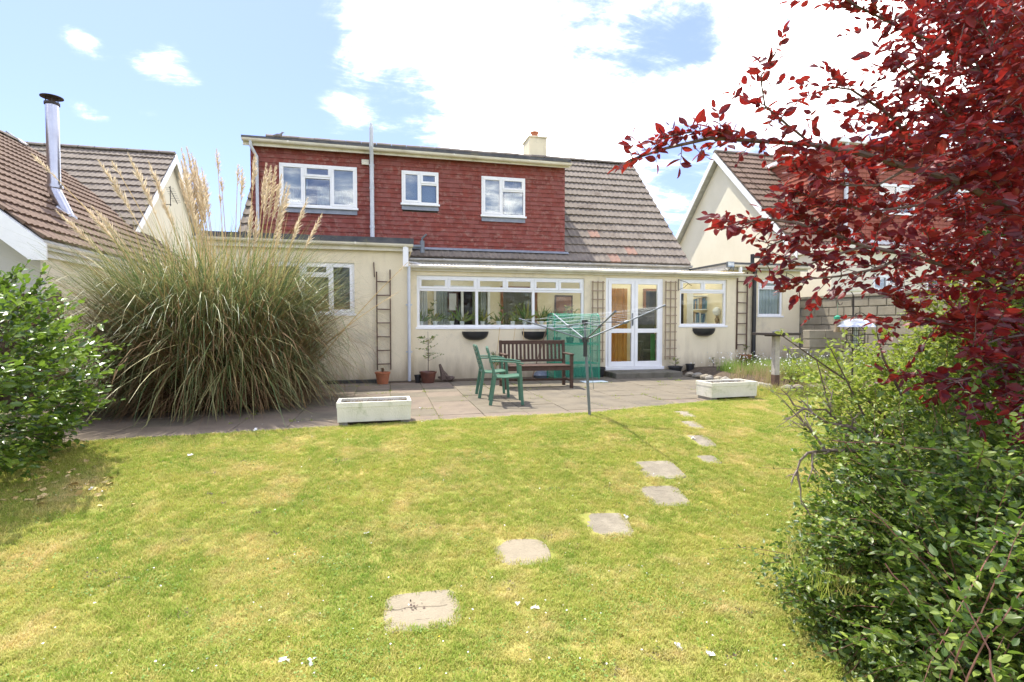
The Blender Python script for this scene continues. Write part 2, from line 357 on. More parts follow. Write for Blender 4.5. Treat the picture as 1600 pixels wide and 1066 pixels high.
M_houseleaf = mat('houseplant_leaf', (.10,.20,.05), (.18,.28,.07), 5, .5, transl=.3, tone=True, tonec=(.40,.35,.10))
M_gmesh = mat('green_greenhouse_mesh', (.03,.32,.18), (.07,.42,.27), 30, .5, spec=.5, alpha=.34)
M_gpole = mat('green_metal_pole', (.02,.22,.12), (.03,.27,.15), 9, .4)
M_dead = mat('dead_wood', (.15,.11,.09), (.26,.21,.17), 22, .9, .4, 80)
M_petal = mat('white_petal', (.85,.85,.83), (.75,.75,.72), 5, .7, transl=.2)
M_yel = mat('yellow_petal', (.80,.60,.03), (.75,.5,.02), 5, .6)
M_blue = mat('pale_blue_mat', (.45,.55,.58), (.55,.62,.64), 12, .8)
# ---------------------------------------------------------------- ground, lawn, patio
g = MB(); g.box(-600, 600, -600, 900, -1.2, -.62); go = g.build('ground', M_field); tag(go, kind='structure')

NX, NY = 150, 110
lx0, lx1, ly0, ly1 = -14., 13., -6., 8.3
lm = MB()
for j in range(NY + 1):
    for i in range(NX + 1):
        x = lx0 + (lx1 - lx0) * i / NX; ye = edgeY(x); y = ly0 + (ye - ly0) * (j / NY) ** .8
        lm.v.append((x, y, ground(x, y) + (.006 if j < NY else 0)))
for j in range(NY):
    for i in range(NX):
        a = j * (NX + 1) + i; lm.f.append((a, a + 1, a + NX + 2, a + NX + 1))
lawn = lm.build('lawn', M_lawn, smooth_=True, fix=False); tag(lawn, kind='structure')

# patio bed of mortar, slabs laid on it
pm = MB()
poly = [(x, y) for x, y in EDGE if -12 <= x <= 7] + [(7, 11.9), (-12, 11.9)]
pm.prism(poly, 'z', -.12, -.012)
patio = pm.build('patio', M_joint); tag(patio, kind='structure')
bed_under = MB(); bed_under.box(6.9, 14, 7.6, 13.2, -.5, -.02); bo = bed_under.build('bed_soil', M_soil); tag(bo, kind='structure')
under = MB(); under.box(-13, -5.0, 5.9, 30, -.4, -.014); under.box(-13, 30, 13.3, 30, -.4, -.015); uo = under.build('neighbour_yard', M_joint); tag(uo, kind='structure')
slab_me = {}
for q in range(6):
    b = MB(); c = .008
    w = .5 - .007
    top = []
    jit = [rnd.uniform(-.004, .004) for _ in range(8)]
    corners = [(-w + jit[0], -w + jit[1]), (w + jit[2], -w + jit[3]), (w + jit[4], w + jit[5]), (-w + jit[6], w + jit[7])]
    b.add([(x, y, -.035) for x, y in corners] + [(x, y, -.006) for x, y in corners] + [(x*.975, y*.975, 0) for x, y in corners],
          [(0,1,5,4),(1,2,6,5),(2,3,7,6),(3,0,4,7),(4,5,9,8),(5,6,10,9),(6,7,11,10),(7,4,8,11),(8,9,10,11)])
    for mm, nm in ((M_slab, 'a'), (M_slabp, 'b')):
        me = b.mesh('slab'); me.materials.append(mm); slab_me[(q, nm)] = me
cnt = 0
def slab(cx, cy, w, h, rz, pink, dz=0):
    global cnt
    o = bpy.data.objects.new('paving_slab', slab_me[(rnd.randrange(6), 'b' if pink else 'a')]); COL.objects.link(o)
    o.location = (cx, cy, rnd.uniform(-.004, .003) + dz); o.scale = (w, h, 1); o.rotation_euler = (rnd.uniform(-.006, .006), rnd.uniform(-.006, .006), rz + rnd.uniform(-.006, .006)); o.parent = patio; cnt += 1
sw = .60
for j in range(0, 9):
    y = 11.15 - .3 - j * sw
    for i in range(-9, 13):
        x = .35 + i * sw
        if x > 7 : continue
        e = edgeY(x)
        if y - .3 < e - .02:
            top = y + .3
            if top - e > .12: slab(x, (top + e + .02) / 2, sw, top - e - .03, 0, True)
            continue
        if x < -5.0: continue
        slab(x, y, sw, sw, 0, (i < 2 and (i * 7 + j * 3) % 5 < 3) or j > 6)

# litter strip of soil along the house wall
b = MB(); b.box(-.2, 3.2, 10.98, 11.33, -.012, .012); st = b.build('soil_strip', M_soil); tag(st, kind='structure')

# ---------------------------------------------------------------- building helpers
def wall_holes(name, x0, x1, z0, z1, y0, y1, holes, m, parent, axis='y'):
    """wall slab between y0 (front) and y1 with rectangular openings (xa, xb, za, zb)"""
    xs = sorted({x0, x1, *[h[0] for h in holes], *[h[1] for h in holes]}); zs = sorted({z0, z1, *[h[2] for h in holes], *[h[3] for h in holes]})
    def solid(i, k):
        if i < 0 or k < 0 or i >= len(xs)-1 or k >= len(zs)-1: return False
        cx, cz = (xs[i]+xs[i+1])/2, (zs[k]+zs[k+1])/2
        return not any(h[0] < cx < h[1] and h[2] < cz < h[3] for h in holes)
    b = MB()
    def P(x, y, z): return (x, y, z) if axis == 'y' else (y, x, z)
    for i in range(len(xs)-1):
        for k in range(len(zs)-1):
            if not solid(i, k): continue
            a, c, d, e = xs[i], xs[i+1], zs[k], zs[k+1]
            b.add([P(a,y0,d),P(c,y0,d),P(c,y0,e),P(a,y0,e)], [(0,1,2,3)]); b.add([P(a,y1,d),P(c,y1,d),P(c,y1,e),P(a,y1,e)], [(3,2,1,0)])
            if not solid(i-1,k): b.add([P(a,y0,d),P(a,y1,d),P(a,y1,e),P(a,y0,e)], [(3,2,1,0)])
            if not solid(i+1,k): b.add([P(c,y0,d),P(c,y1,d),P(c,y1,e),P(c,y0,e)], [(0,1,2,3)])
            if not solid(i,k-1): b.add([P(a,y0,d),P(c,y0,d),P(c,y1,d),P(a,y1,d)], [(3,2,1,0)])
            if not solid(i,k+1): b.add([P(a,y0,e),P(c,y0,e),P(c,y1,e),P(a,y1,e)], [(0,1,2,3)])
    return b.build(name, m, parent)

def window(parent, x0, x1, z0, z1, y, cols, sill=True, fw=.055, sash=.04, name='window', glass=None, depth=.07, label=None):
    """cols: [(width fraction end, transom height fraction or None, split-top count)]; frame in one mesh, panes as sub-parts"""
    glass = glass or M_glass
    f = MB(); yf = y; yb = y + depth
    f.box(x0, x1, yf, yb, z1-fw, z1); f.box(x0, x1, yf, yb, z0, z0+fw)
    f.box(x0, x0+fw, yf, yb, z0+fw, z1-fw); f.box(x1-fw, x1, yf, yb, z0+fw, z1-fw)
    panes = []; w = x1-x0; h = z1-z0; xa = x0+fw
    for q, (fe, tr, ns) in enumerate(cols):
        xb = x0 + w*fe - fw/2 if q < len(cols)-1 else x1-fw
        if q < len(cols)-1: f.box(xb, xb+fw, yf, yb, z0+fw, z1-fw)
        if tr:
            zt = z0+h*tr; f.box(xa, xb, yf, yb, zt-fw/2, zt+fw/2)
            panes.append((xa, xb, z0+fw, zt-fw/2, 0))
            step = (xb-xa)/ns
            for k in range(ns):
                a = xa+k*step+(fw*.35 if k else 0); c = xa+(k+1)*step-(fw*.35 if k < ns-1 else 0)
                if k: f.box(a-fw*.7, a, yf, yb, zt+fw/2, z1-fw)
                panes.append((a, c, zt+fw/2, z1-fw, 1))
        else: panes.append((xa, xb, z0+fw, z1-fw, 1))
        xa = xb+fw
    if sill: f.box(x0-.03, x1+.03, yf-.05, yf-.001, z0-.035, z0+.012)
    fr = f.build(name, M_pvc, parent, bevel=.004)
    if label: fr['label'] = label
    for a, c, d, e, opening in panes:
        s = sash if opening else sash*.35
        if opening:
            b = MB(); ys = yf-.014; ye = yf+.03
            b.box(a-.012, c+.012, ys, ye, e-s, e+.012); b.box(a-.012, c+.012, ys, ye, d-.012, d+s); b.box(a-.012, a+s, ys, ye, d+s, e-s); b.box(c-s, c+.012, ys, ye, d+s, e-s)
            b.build('sash', M_pvc, fr, bevel=.004)
        b = MB(); b.box(a+s*.9, c-s*.9, yf+.018, yf+.024, d+s*.9, e-s*.9); b.build('pane', glass, fr)
    return fr, panes

# interlocking roof tile: u 0..1 across (X), v up the slope (Y), z height
def tile_template(w, h, rolls=2):
    prof = []
    K = 8
    for k in range(K+1):
        u = k/K; prof.append((u*w*1.0, .016 + .011*math.cos(u*2*math.pi*rolls)))
    v = [(x, 0, z+.036) for x, z in prof] + [(x, h*1.03, z-.006) for x, z in prof] + [(x, .004, .002) for x, z in prof]
    n = K+1; f = []
    for k in range(K): f.append((k, k+1, k+1+n, k+n)); f.append((k, k+2*n, k+1+2*n, k+1))
    f.append((0, n, 2*n)); f.append((K, K+2*n, K+n))
    return v, f
TILES = {}   # house -> list of (matrix, size)
def tile_mesh(name, v, f, m):
    me = bpy.data.meshes.new(name); me.from_pydata(v, [], f); me.materials.append(m); me.update()
    me.polygons.foreach_set('use_smooth', [True]*len(me.polygons))
    try: me.set_sharp_from_angle(angle=R(38))
    except Exception: pass
    return me
def place_tiles(parent, name, tv, tf, m, mats, limit=300, special=None, mspecial=None):
    """the tiles that show largest become parts, the rest one joined part"""
    mats = sorted(mats, key=lambda M: (M.translation - CAM).length)
    me = tile_mesh(name, tv, tf, m); me2 = tile_mesh(name, tv, tf, mspecial) if mspecial else None
    for i, M in enumerate(mats[:limit]):
        o = bpy.data.objects.new(name, me2 if (special and special(M.translation)) else me); COL.objects.link(o); o.parent = parent; o.matrix_parent_inverse = parent.matrix_basis.inverted(); o.matrix_basis = M
    rest = mats[limit:]
    if rest:
        rot = np.array([np.array(M.to_3x3()) for M in rest]); pos = np.array([M.translation[:] for M in rest])
        o = scatter('more_' + name + 's', tv, tf, rot, pos, np.ones(len(rest)), m, parent, smooth_=False); o['kind'] = 'stuff'
def slope_mats(origin, uax, vax, nu, nv, w, h, keep=None, jit=.004):
    uax = Vector(uax).normalized(); vax = Vector(vax).normalized(); n = uax.cross(vax)
    out = []
    for j in range(nv):
        for i in range(nu):
            p = Vector(origin) + uax*(i*w) + vax*(j*h)
            if keep and not keep(p + uax*w/2 + vax*h/2): continue
            M = Matrix((uax, vax, n)).transposed().to_4x4() @ Euler((rnd.gauss(0, .006), rnd.gauss(0, .006), rnd.gauss(0, .003))).to_matrix().to_4x4()
            M.translation = p + n*rnd.uniform(0, jit); out.append(M)
    return out
def downpipe(parent, pts, r=.034, m=None, name='downpipe', clips=(), sx=0):
    b = MB(); b.tube(pts, r, 10)
    for z in clips:
        p = pts[-2] if False else pts[len(pts)//2]; b.tube([(p[0], p[1], z-.02), (p[0], p[1], z+.02)], r*1.22, 10); b.box(p[0]-r*1.9, p[0]+r*1.9, p[1]+r*.6, p[1]+r*1.3, z-.015, z+.015)
    return b.build(name, m or M_pvc, parent, smooth_=True)
def gutter(parent, a, b_, m, r=.055, name='gutter'):
    """half-round gutter between two points"""
    a = Vector(a); b_ = Vector(b_); d = (b_-a).normalized(); s = d.cross(Vector((0,0,1))).normalized()
    b = MB(); K = 7; L = (b_-a).length
    o = [(math.cos(math.pi + math.pi*k/K)*r, math.sin(math.pi + math.pi*k/K)*r) for k in range(K+1)]
    inn = [(x*.88, z*.88) for x, z in o]
    loop = [(-r*1.08, .004)] + o[0:] + [(r*1.08, .004)] + list(reversed(inn))
    n = len(loop)
    for P in (a, b_):
        for x, z in loop: b.v.append(tuple(P + s*x + Vector((0,0,z))))
    b.f += [(k, (k+1) % n, (k+1) % n + n, k+n) for k in range(n)]
    b.f += [tuple(range(K+3))[::-1], tuple(n+k for k in range(K+3))]
    k = 1.
    while k < L:
        p = a + d*k; M = Matrix((d, s, Vector((0,0,1)))).transposed().to_4x4(); M.translation = p
        b.box(-.018, .018, -r*1.12, -r*1.0, -r*.6, .008, M); b.box(-.018, .018, r*.98, r*1.12, -r*.6, .008, M); k += 1.95
    return b.build(name, m, parent)

# ================================================================ OUR HOUSE
YF = 11.4; YA = 11.2; YE = 13.4; YD = 13.6; YX = 11.8
house = empty('house', (2.5, 13.4, 0), 'cream chalet bungalow with red tile-hung dormer, brown roof and glazed garden room', 'house')
H = house
def X(px, Y=YF): return onY(px, 500, Y).x
def Z(px, py, Y=YF): return onY(px, py, Y).z
XV = 8.36; ZE = 2.92; ZR = 6.76; YR = 17.05
sl = math.atan2(ZR-ZE, YR-YE); vs = Vector((0, math.cos(sl), math.sin(sl)))
# roof deck (front and rear slopes)
b = MB(); dn = Vector((0, -math.sin(sl), math.cos(sl)))
b.prism([(YE-.0, ZE-.05), (YR, ZR-.03), (2*YR-YE+.0, ZE-.05), (2*YR-YE+.0, ZE-.2), (YR, ZR-.2), (YE-.0, ZE-.2)], 'x', -3.42, XV-.03)
roof = b.build('roof', M_deck, H)
tw, th = .3045, .352
tv, tf = tile_template(tw, th)
o0 = Vector((0, YE-.03, ZE-.055))
slen = math.hypot(YR-YE, ZR-ZE) + .03
nv = 15; th2 = slen/nv
right_t = slope_mats((4.72, o0.y, o0.z), (1,0,0), vs, 12, nv, tw, th2)
strip_t = slope_mats((4.72-26*tw, o0.y, o0.z), (1,0,0), vs, 26, 1, tw, th2)
left_t = slope_mats((-3.46, o0.y, o0.z), (1,0,0), vs, 1, nv, tw, th2)
tv2, tf2 = tile_template(tw, th2)
sp = [atD(928, 372, 1), atD(984, 393, 1), atD(962, 402, 1)]
def special(p):
    d = (p + Vector((.15, .1, .12)) - CAM).normalized()
    return any(d.dot((q-CAM).normalized()) > math.cos(R(.5)) for q in sp)
place_tiles(roof, 'roof_tile', tv2, tf2, M_tile, right_t + strip_t + left_t, 300, special, M_orange)
# ridge tiles
b0 = MB()
prof = [(math.cos(a)*.12, math.sin(a)*.09) for a in [math.pi*k/6 for k in range(7)]]
for i in range(2):
    for y, z in prof: b0.v.append((i*.44, y, z))
b0.f = [(k, k+1, k+8, k+7) for k in range(6)] + [tuple(range(7))[::-1], tuple(range(7, 14))]
rme = tile_mesh('ridge_tile', b0.v, b0.f, M_tile)
def ridge(parent, x0, x1, y, z):
    n = int((x1-x0)/.45)
    for i in range(n):
        o = bpy.data.objects.new('ridge_tile', rme); COL.objects.link(o); o.parent = parent; o.matrix_parent_inverse = parent.matrix_basis.inverted()
        o.location = (x0 + i*(x1-x0)/n, y, z+rnd.uniform(-.006, .006)); o.rotation_euler = (0, rnd.uniform(-.01, .01), 0)
ridge(roof, -3.44, XV, YR, ZR-.03)
# verge boards
b = MB(); b.bar((XV+.0, YE-.0, ZE-.10), (XV+.0, YR, ZR-.10), .03, .16, up=(1,0,0)); b.bar((XV, 2*YR-YE+.12, ZE-.16), (XV, YR, ZR-.14), .03, .16, up=(1,0,0))
b.build('verge_board', M_tile, H)
# main house body (below eaves) and gable end
b = MB(); b.prism([(13.55, -.02), (13.55, 2.7), (YR, 6.2), (20.5, 2.7), (20.5, -.02)], 'x', 8.0, 8.15); b.prism([(13.55, -.02), (13.55, 2.7), (YR, 6.2), (20.5, 2.7), (20.5, -.02)], 'x', -3.25, -3.1)
b.build('gable_wall', M_render, H)
b = MB(); b.box(-3.1, 8.0, 20.35, 20.5, -.02, 2.6); b.build('front_wall', M_render, H)
# eaves fascia and gutter over the garden room
b = MB(); b.box(.40, XV, YE-.03, YE-.003, ZE-.26, ZE-.09); b.build('fascia', M_fascia, H)
b = MB(); b.box(.5, 8.0, YE+.01, YE+.05, 2.5, ZE-.2); b.build('dark_eaves_gap', M_deck, H)  # dark board below the fascia, its colour standing in for the shaded gap
gutter(H, (.40, YE-.095, ZE-.09), (XV+.03, YE-.095, ZE-.09), M_fascia, .058)
b = MB(); b.tube([(.50, YE-.1, ZE-.14), (.50, YE-.12, ZE-.2), (.72, YE-.25, ZE-.24), (.86, YE-.35, ZE-.30)], .034, 10); b.build('gutter_outlet', M_pvc, H, smooth_=True)

# ---- dormer
xl = onY(392, 300, YD).x; xr = 4.70; zb = 3.12; zt = 5.48
w1 = (X(440, YD), X(560, YD), Z(500, 324.5, YD), Z(500, 258.5, YD)); w2 = (X(629, YD), X(686, YD), Z(657, 320, YD), Z(657, 268.5, YD)); w3 = (X(752.5, YD), X(820, YD), Z(786, 338.5, YD), Z(786, 277.5, YD))
dw = wall_holes('dormer_wall', xl, xr, zb-.1, zt, YD+.03, YD+.18, [w1, w2, w3], M_deck, H)
b = MB(); b.prism([(YD+.18, zt), (YD+.18, zb), (YR-1.2, zt)], 'x', xl+.0, xl+.1); b.prism([(YD+.18, zt), (YD+.18, zb), (YR-1.2, zt)], 'x', xr-.1, xr); b.build('dormer_cheek', M_deck, H)
hw, hh = .165, .113
hv = [(0,-.018,0),(hw-.0015,-.018,0),(hw-.0015,.004,hh*1.12),(0,.004,hh*1.12),(0,.012,0),(hw-.0015,.012,0)]
hf = [(0,1,2,3),(0,4,5,1),(0,3,4),(1,5,2)]
hm = []
rows = int((zt-.02-zb)/hh)+1; cols = int((xr-xl)/hw)+2
for j in range(rows):
    for i in range(-1, cols):
        x = xl + i*hw + (hw/2 if j % 2 else 0); z = zb + j*hh
        segs = [(max(x, xl), min(x+hw, xr+.01))]
        for a, c, d, e in (w1, w2, w3):
            if z+hh*.55 < d-.15 or z+hh*.45 > e: continue
            out_ = []
            for s0, s1 in segs:
                if s1 <= a or s0 >= c: out_.append((s0, s1)); continue
                if s0 < a: out_.append((s0, a+.02))
                if s1 > c: out_.append((c-.02, s1))
            segs = out_
        for s0, s1 in segs:
            if s1-s0 < .02: continue
            M = Euler((rnd.gauss(0, .010), rnd.gauss(0, .003), rnd.gauss(0, .008))).to_matrix().to_4x4() @ Matrix.Diagonal(((s1-s0)/hw, 1, 1, 1)); M.translation = (s0, YD+.012-rnd.uniform(0,.004), z+rnd.uniform(-.003,.003)); hm.append(M)
place_tiles(dw, 'hung_tile', hv, hf, M_hung, hm, 300)
def curtains(parent, x0, x1, z0, z1, y, amp=.02, m=None, name='curtain', waves=9):
    b = MB(); n = 48
    for k in range(n+1):
        x = x0+(x1-x0)*k/n; d = amp*math.sin(k/n*waves*2*math.pi)+amp*.4*math.sin(k*1.7)
        b.v += [(x, y+d, z0), (x, y+d*.8, z1)]
    b.f = [(2*k, 2*k+2, 2*k+3, 2*k+1) for k in range(n)]
    return b.build(name, m or M_net, parent, smooth_=True, fix=False)
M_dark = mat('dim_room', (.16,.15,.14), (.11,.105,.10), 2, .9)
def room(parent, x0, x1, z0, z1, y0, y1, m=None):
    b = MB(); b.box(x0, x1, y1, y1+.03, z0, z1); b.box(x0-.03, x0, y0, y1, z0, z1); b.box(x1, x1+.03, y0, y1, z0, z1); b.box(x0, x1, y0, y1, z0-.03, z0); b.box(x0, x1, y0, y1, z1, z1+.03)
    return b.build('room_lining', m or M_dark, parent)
YW = YD - .03
f1, _ = window(H, *w1[:2], w1[2], w1[3], YW, [(.31, None, 1), (.66, .70, 1), (1, None, 1)], glass=M_glassr)
curtains(f1, w1[0]+.08, w1[0]+.58, w1[2]+.02, w1[3]-.5, YD+.14, waves=7); curtains(f1, w1[1]-.95, w1[1]-.05, w1[2]+.02, w1[3]-.48, YD+.14, waves=12)
b = MB(); b.box(w1[0]+.06, w1[0]+.62, YD+.12, YD+.13, w1[3]-.55, w1[3]-.02); b.box(w1[1]-.66, w1[1]-.06, YD+.12, YD+.13, w1[3]-.55, w1[3]-.02); b.build('roller_blind', M_net, f1)
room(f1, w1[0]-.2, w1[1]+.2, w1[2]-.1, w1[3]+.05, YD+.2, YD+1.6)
f2, _ = window(H, *w2[:2], w2[2], w2[3], YW, [(.5, None, 1), (1, .62, 1)], glass=M_glassr)
b = MB(); b.box(w2[0]+.04, w2[1]-.04, YD+.12, YD+.13, w2[2]+.02, w2[3]-.02); b.build('roller_blind', mat('grey_blind', (.42,.47,.5), (.36,.4,.43), 4, .8), f2)
f3, _ = window(H, *w3[:2], w3[2], w3[3], YW, [(.46, None, 1), (1, .66, 1)], glass=M_glassr)
curtains(f3, w3[0]+.66, w3[1]-.05, w3[2]+.02, w3[3]-.02, YD+.13, waves=6)
b = MB(); b.box(w3[0]+.04, w3[0]+.5, YD+.13, YD+.14, w3[2]+.02, w3[3]-.02); b.build('roller_blind', bpy.data.materials['grey_blind'], f3)
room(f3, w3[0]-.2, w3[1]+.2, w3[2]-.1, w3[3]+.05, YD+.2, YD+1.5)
for w, fr in ((w1, f1), (w2, f2), (w3, f3)):
    b = MB(); b.prism([(YD-.045, w[2]-.15), (YD-.035, w[2]-.15), (YD+.0, w[2]-.03), (YD-.022, w[2]-.03)], 'x', w[0]+.0, w[1]-.0); b.build('lead_apron', M_lead, fr)
# dormer roof: slightly pitched felt, fascia, gutter
b = MB(); b.prism([(YD-.17, zt+.085), (YR-.02, ZR-.10), (YR-.02, ZR-.2), (YD-.17, zt+.03)], 'x', xl-.14, xr+.10); b.build('dormer_roof', M_moss, H)
b = MB(); b.box(xl-.15, xr+.11, YD-.185, YD-.172, zt+.03, zt+.10); b.build('felt_edge', M_felt, H)
b = MB(); b.box(xl-.12, xr+.10, YD-.16, YD-.13, zt-.12, zt+.028); b.box(xl-.12, xr+.10, YD-.13, YD+.03, zt-.03, zt-.0); b.build('fascia', M_gut, H)
gutter(H, (xl-.12, YD-.235, zt+.01), (xr+.1, YD-.235, zt-.03), M_gut, .06)
b = MB(); b.prism([(YD-.11, zb-.035), (YD-.10, zb-.02), (YD-.01, zb+.035), (YD-.01, zb-.0)], 'x', xl, 4.80); b.build('lead_flashing', M_lead, H)
px_ = onY(401, 300, YD).x
downpipe(H, [(xl+.06, YD-.235, zt-.03), (xl+.06, YD-.235, zt-.14), (px_+.03, YD-.07, zt-.34), (px_+.03, YD-.07, 3.0)], .036, M_greypvc)
xs_ = X(583, YD-.1)
b = MB(); b.tube([(xs_, YD-.09, 2.95), (xs_, YD-.09, 5.1)], .052, 12); b.tube([(xs_, YD-.09, 5.1), (xs_, YD-.12, 5.3), (xs_, YD-.32, 5.5), (xs_, YD-.32, 5.93)], .048, 12); b.tube([(xs_, YD-.32, 5.93), (xs_, YD-.32, 6.04)], [.048, .03], 8)
for z in (3.6, 4.55, 5.1): b.tube([(xs_, YD-.09, z-.03), (xs_, YD-.09, z+.03)], .06, 12)
b.build('soil_vent_pipe', M_greypvc, H, smooth_=True)
b = MB(); b.box(xs_-.24, xs_-.07, YD-.07, YD-.03, 5.12, 5.24); b.build('vent_box', M_gut, H)
# chimney
cX = onY(838, 240, 17.3).x
b = MB(); b.box(cX-.30, cX+.30, 17.1, 17.9, 5.6, 7.42); b.box(cX-.33, cX+.33, 17.07, 17.93, 7.42, 7.47); ch = b.build('chimney', M_render, H, bevel=.01)
b = MB(); b.lathe((cX-.02, 17.45, 7.47), [(.15, 0), (.13, .04), (.115, .2), (.14, .21), (.14, .25), (.11, .25)], 14); b.build('chimney_pot', M_terra, ch, smooth_=True)

# ---- left flat-roofed annex
xa0 = -3.45; xa1 = .44; zA = 2.80
aw = (-2.35, X(554.5, YA), Z(554, 491, YA), Z(554, 411, YA))
wall_holes('annex_wall', xa0, xa1, -.05, zA, YA, YA+.22, [aw], M_render, H)
b = MB(); b.box(xa0, xa0+.2, YA+.22, 13.5, -.05, zA); b.box(xa1-.2, xa1, YA+.22, 13.3, -.05, zA); b.build('annex_side_wall', M_render, H)
b = MB(); b.box(xa0-.1, xa1+.08, YA-.10, 13.65, zA+.10, zA+.14); b.box(xa0-.1, xa1+.08, YA-.14, YA-.10, zA+.04, zA+.165); b.box(xa1+.08, xa1+.11, YA-.14, 13.4, zA+.04, zA+.165); b.build('annex_flat_roof', M_felt, H)
b = MB(); b.box(xa0-.08, xa1+.08, YA-.10, YA-.075, zA-.10, zA+.098); b.box(xa1+.05, xa1+.08, YA-.075, 13.4, zA-.08, zA+.098); b.box(xa0, xa1+.05, YA-.075, YA+.3, zA-.0, zA+.02); b.build('annex_fascia', M_gut, H)
gutter(H, (xa0-.1, YA-.165, zA+.05), (xa1+.10, YA-.165, zA+.03), M_gut, .058)
af, _ = window(H, aw[0], aw[1], aw[2], aw[3], YA+.04, [(.42, None, 1), (.72, .74, 1), (1, None, 1)])
M_blind = mat('slatted_blind', (.20,.21,.17), (.15,.16,.12), 3, .7)
b = MB(); k = aw[2]+.06
while k < aw[3]-.06:
    b.add([(aw[0]+.1, YA+.16, k), (aw[1]-.08, YA+.16, k), (aw[1]-.08, YA+.18, k+.026), (aw[0]+.1, YA+.18, k+.026)], [(0,1,2,3)]); k += .03
o = b.build('slatted_blind', M_blind, af, fix=False)
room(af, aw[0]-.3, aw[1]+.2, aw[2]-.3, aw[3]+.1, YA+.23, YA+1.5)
xp = X(638.5, YA-.1)
b = MB(); b.tube([(xp-.06, YA-.165, zA+.0), (xp-.06, YA-.165, zA-.08)], .036, 10); b.box(xp-.11, xp+.0, YA-.2, YA-.12, zA-.42, zA-.03); b.build('hopper', M_pvc, H)
downpipe(H, [(xp+.01, YA-.075, zA-.40), (xp+.01, YA-.075, 1.6), (xp+.01, YA-.075, -.0)], .034, M_greypvc, clips=(.62, 1.6))
# galvanised pipe and elbow at the dormer foot
p = onY(660, 385, 13.2); q = onY(640, 387, 13.2)
b = MB(); b.tube([(q.x-.2, 13.25, p.z-.02), (p.x, 13.25, p.z)], .05, 10); b.tube([(p.x, 13.25, p.z-.16), (p.x, 13.25, p.z+.14)], .06, 10); b.tube([(p.x, 13.25, p.z+.14), (p.x, 13.25, p.z+.2), (p.x+.1, 13.2, p.z+.3)], .025, 8); b.build('galvanised_pipe', M_alu, H, smooth_=True)

# ---- garden room (sun room)
xs0 = xa1; xs1 = X(1149, YF); zS = 2.335
wA = (X(651.5), X(913), Z(780, 512, YF), Z(780, 432.5, YF)); wD = (X(946.5), X(1035.5), .15, Z(990, 435, YF)); wB = (X(1062), X(1135), Z(1098, 509.5, YF), Z(1098, 437, YF))
wall_holes('garden_room_wall', xs0, xs1, -.05, zS, YF, YF+.15, [wA, wD, wB], M_render, H)
b = MB(); b.box(xs1-.12, xs1, YF+.15, 13.3, -.05, zS+.1); b.build('garden_room_side_wall', M_render, H)
wall_holes('inner_wall', xs0, xs1-.12, -.02, 2.62, 13.2, 13.3, [(1.2, 2.5, .9, 2.1), (2.9, 3.75, 0.02, 2.1), (6.9, 7.6, 0.02, 2.1)], M_inwall, H)
b = MB(); b.box(xs0+.01, xs0+.04, YF+.15, 13.2, 0, 2.55); b.build('inner_side_wall', M_inwall, H)
b = MB(); b.box(xs0, xs1-.12, YF+.15, 13.2, .06, .14); b.build('garden_room_floor', M_infloor, H)
for (a, c, d, e) in ((1.2, 2.5, .9, 2.1), (2.9, 3.75, 0.14, 2.1), (6.9, 7.6, 0.14, 2.1)):
    mm = M_pvc if a < 2 else M_brick
    b = MB(); b.box(a-.06, a, 13.14, 13.2, d, e+.06); b.box(c, c+.06, 13.14, 13.2, d, e+.06); b.box(a, c, 13.14, 13.2, e, e+.06)
    if a < 2: b.box(a, c, 13.14, 13.2, d-.06, d); b.box((a+c)/2-.03, (a+c)/2+.03, 13.15, 13.2, d, e)
    fr = b.build('inner_frame', mm, H)
    b = MB(); b.box(a, c, 13.22, 13.23, d, e); b.build('pane', M_glass, fr); room(fr, a-.3, c+.3, d-.05, e+.1, 13.31, 14.8, M_inwall if a > 2 else None)
    if a < 2: curtains(fr, a+.02, a+.42, d, e, 13.27, .02, M_net, 'curtain', 6); curtains(fr, c-.3, c-.02, d, e, 13.27, .02, M_net, 'curtain', 5)
# corrugated sheet roof of the garden room
b = MB(); y0, y1 = YF-.17, YE-.15; z0, z1 = 2.455, 2.60; n = int((xs1+.1-xs0)/.02)
for k in range(n+1):
    x = xs0+.03+(xs1+.1-xs0)*k/n; dz = .011*math.sin(x/.076*2*math.pi)
    b.v += [(x, y0, z0+dz), (x, y1, z1+dz)]
b.f = [(2*k, 2*k+2, 2*k+3, 2*k+1) for k in range(n)]
b.build('corrugated_roof', M_poly, H, smooth_=True, fix=False)
b = MB(); b.box(xs0, xs1+.06, YF-.06, YF-.02, zS-.0, zS+.10); b.box(xs0, xs1, YF-.02, YF+.15, zS, zS+.09)
for k in range(11): xx = xs0+.3+k*.77; b.bar((xx, YF+.1, zS+.06), (xx, YE-.2, zS+.19), .045, .07)
b.build('roof_frame', M_gut, H)
gutter(H, (xs0+.05, YF-.115, zS+.095), (xs1+.42, YF-.115, zS+.085), M_gut, .056)
fA, _ = window(H, wA[0], wA[1], wA[2], wA[3], YF+.035, [(.342, .73, 2), (.682, .73, 2), (1, .73, 2)], fw=.06)
fB, _ = window(H, wB[0], wB[1], wB[2], wB[3], YF+.035, [(1, .73, 2)], fw=.055)
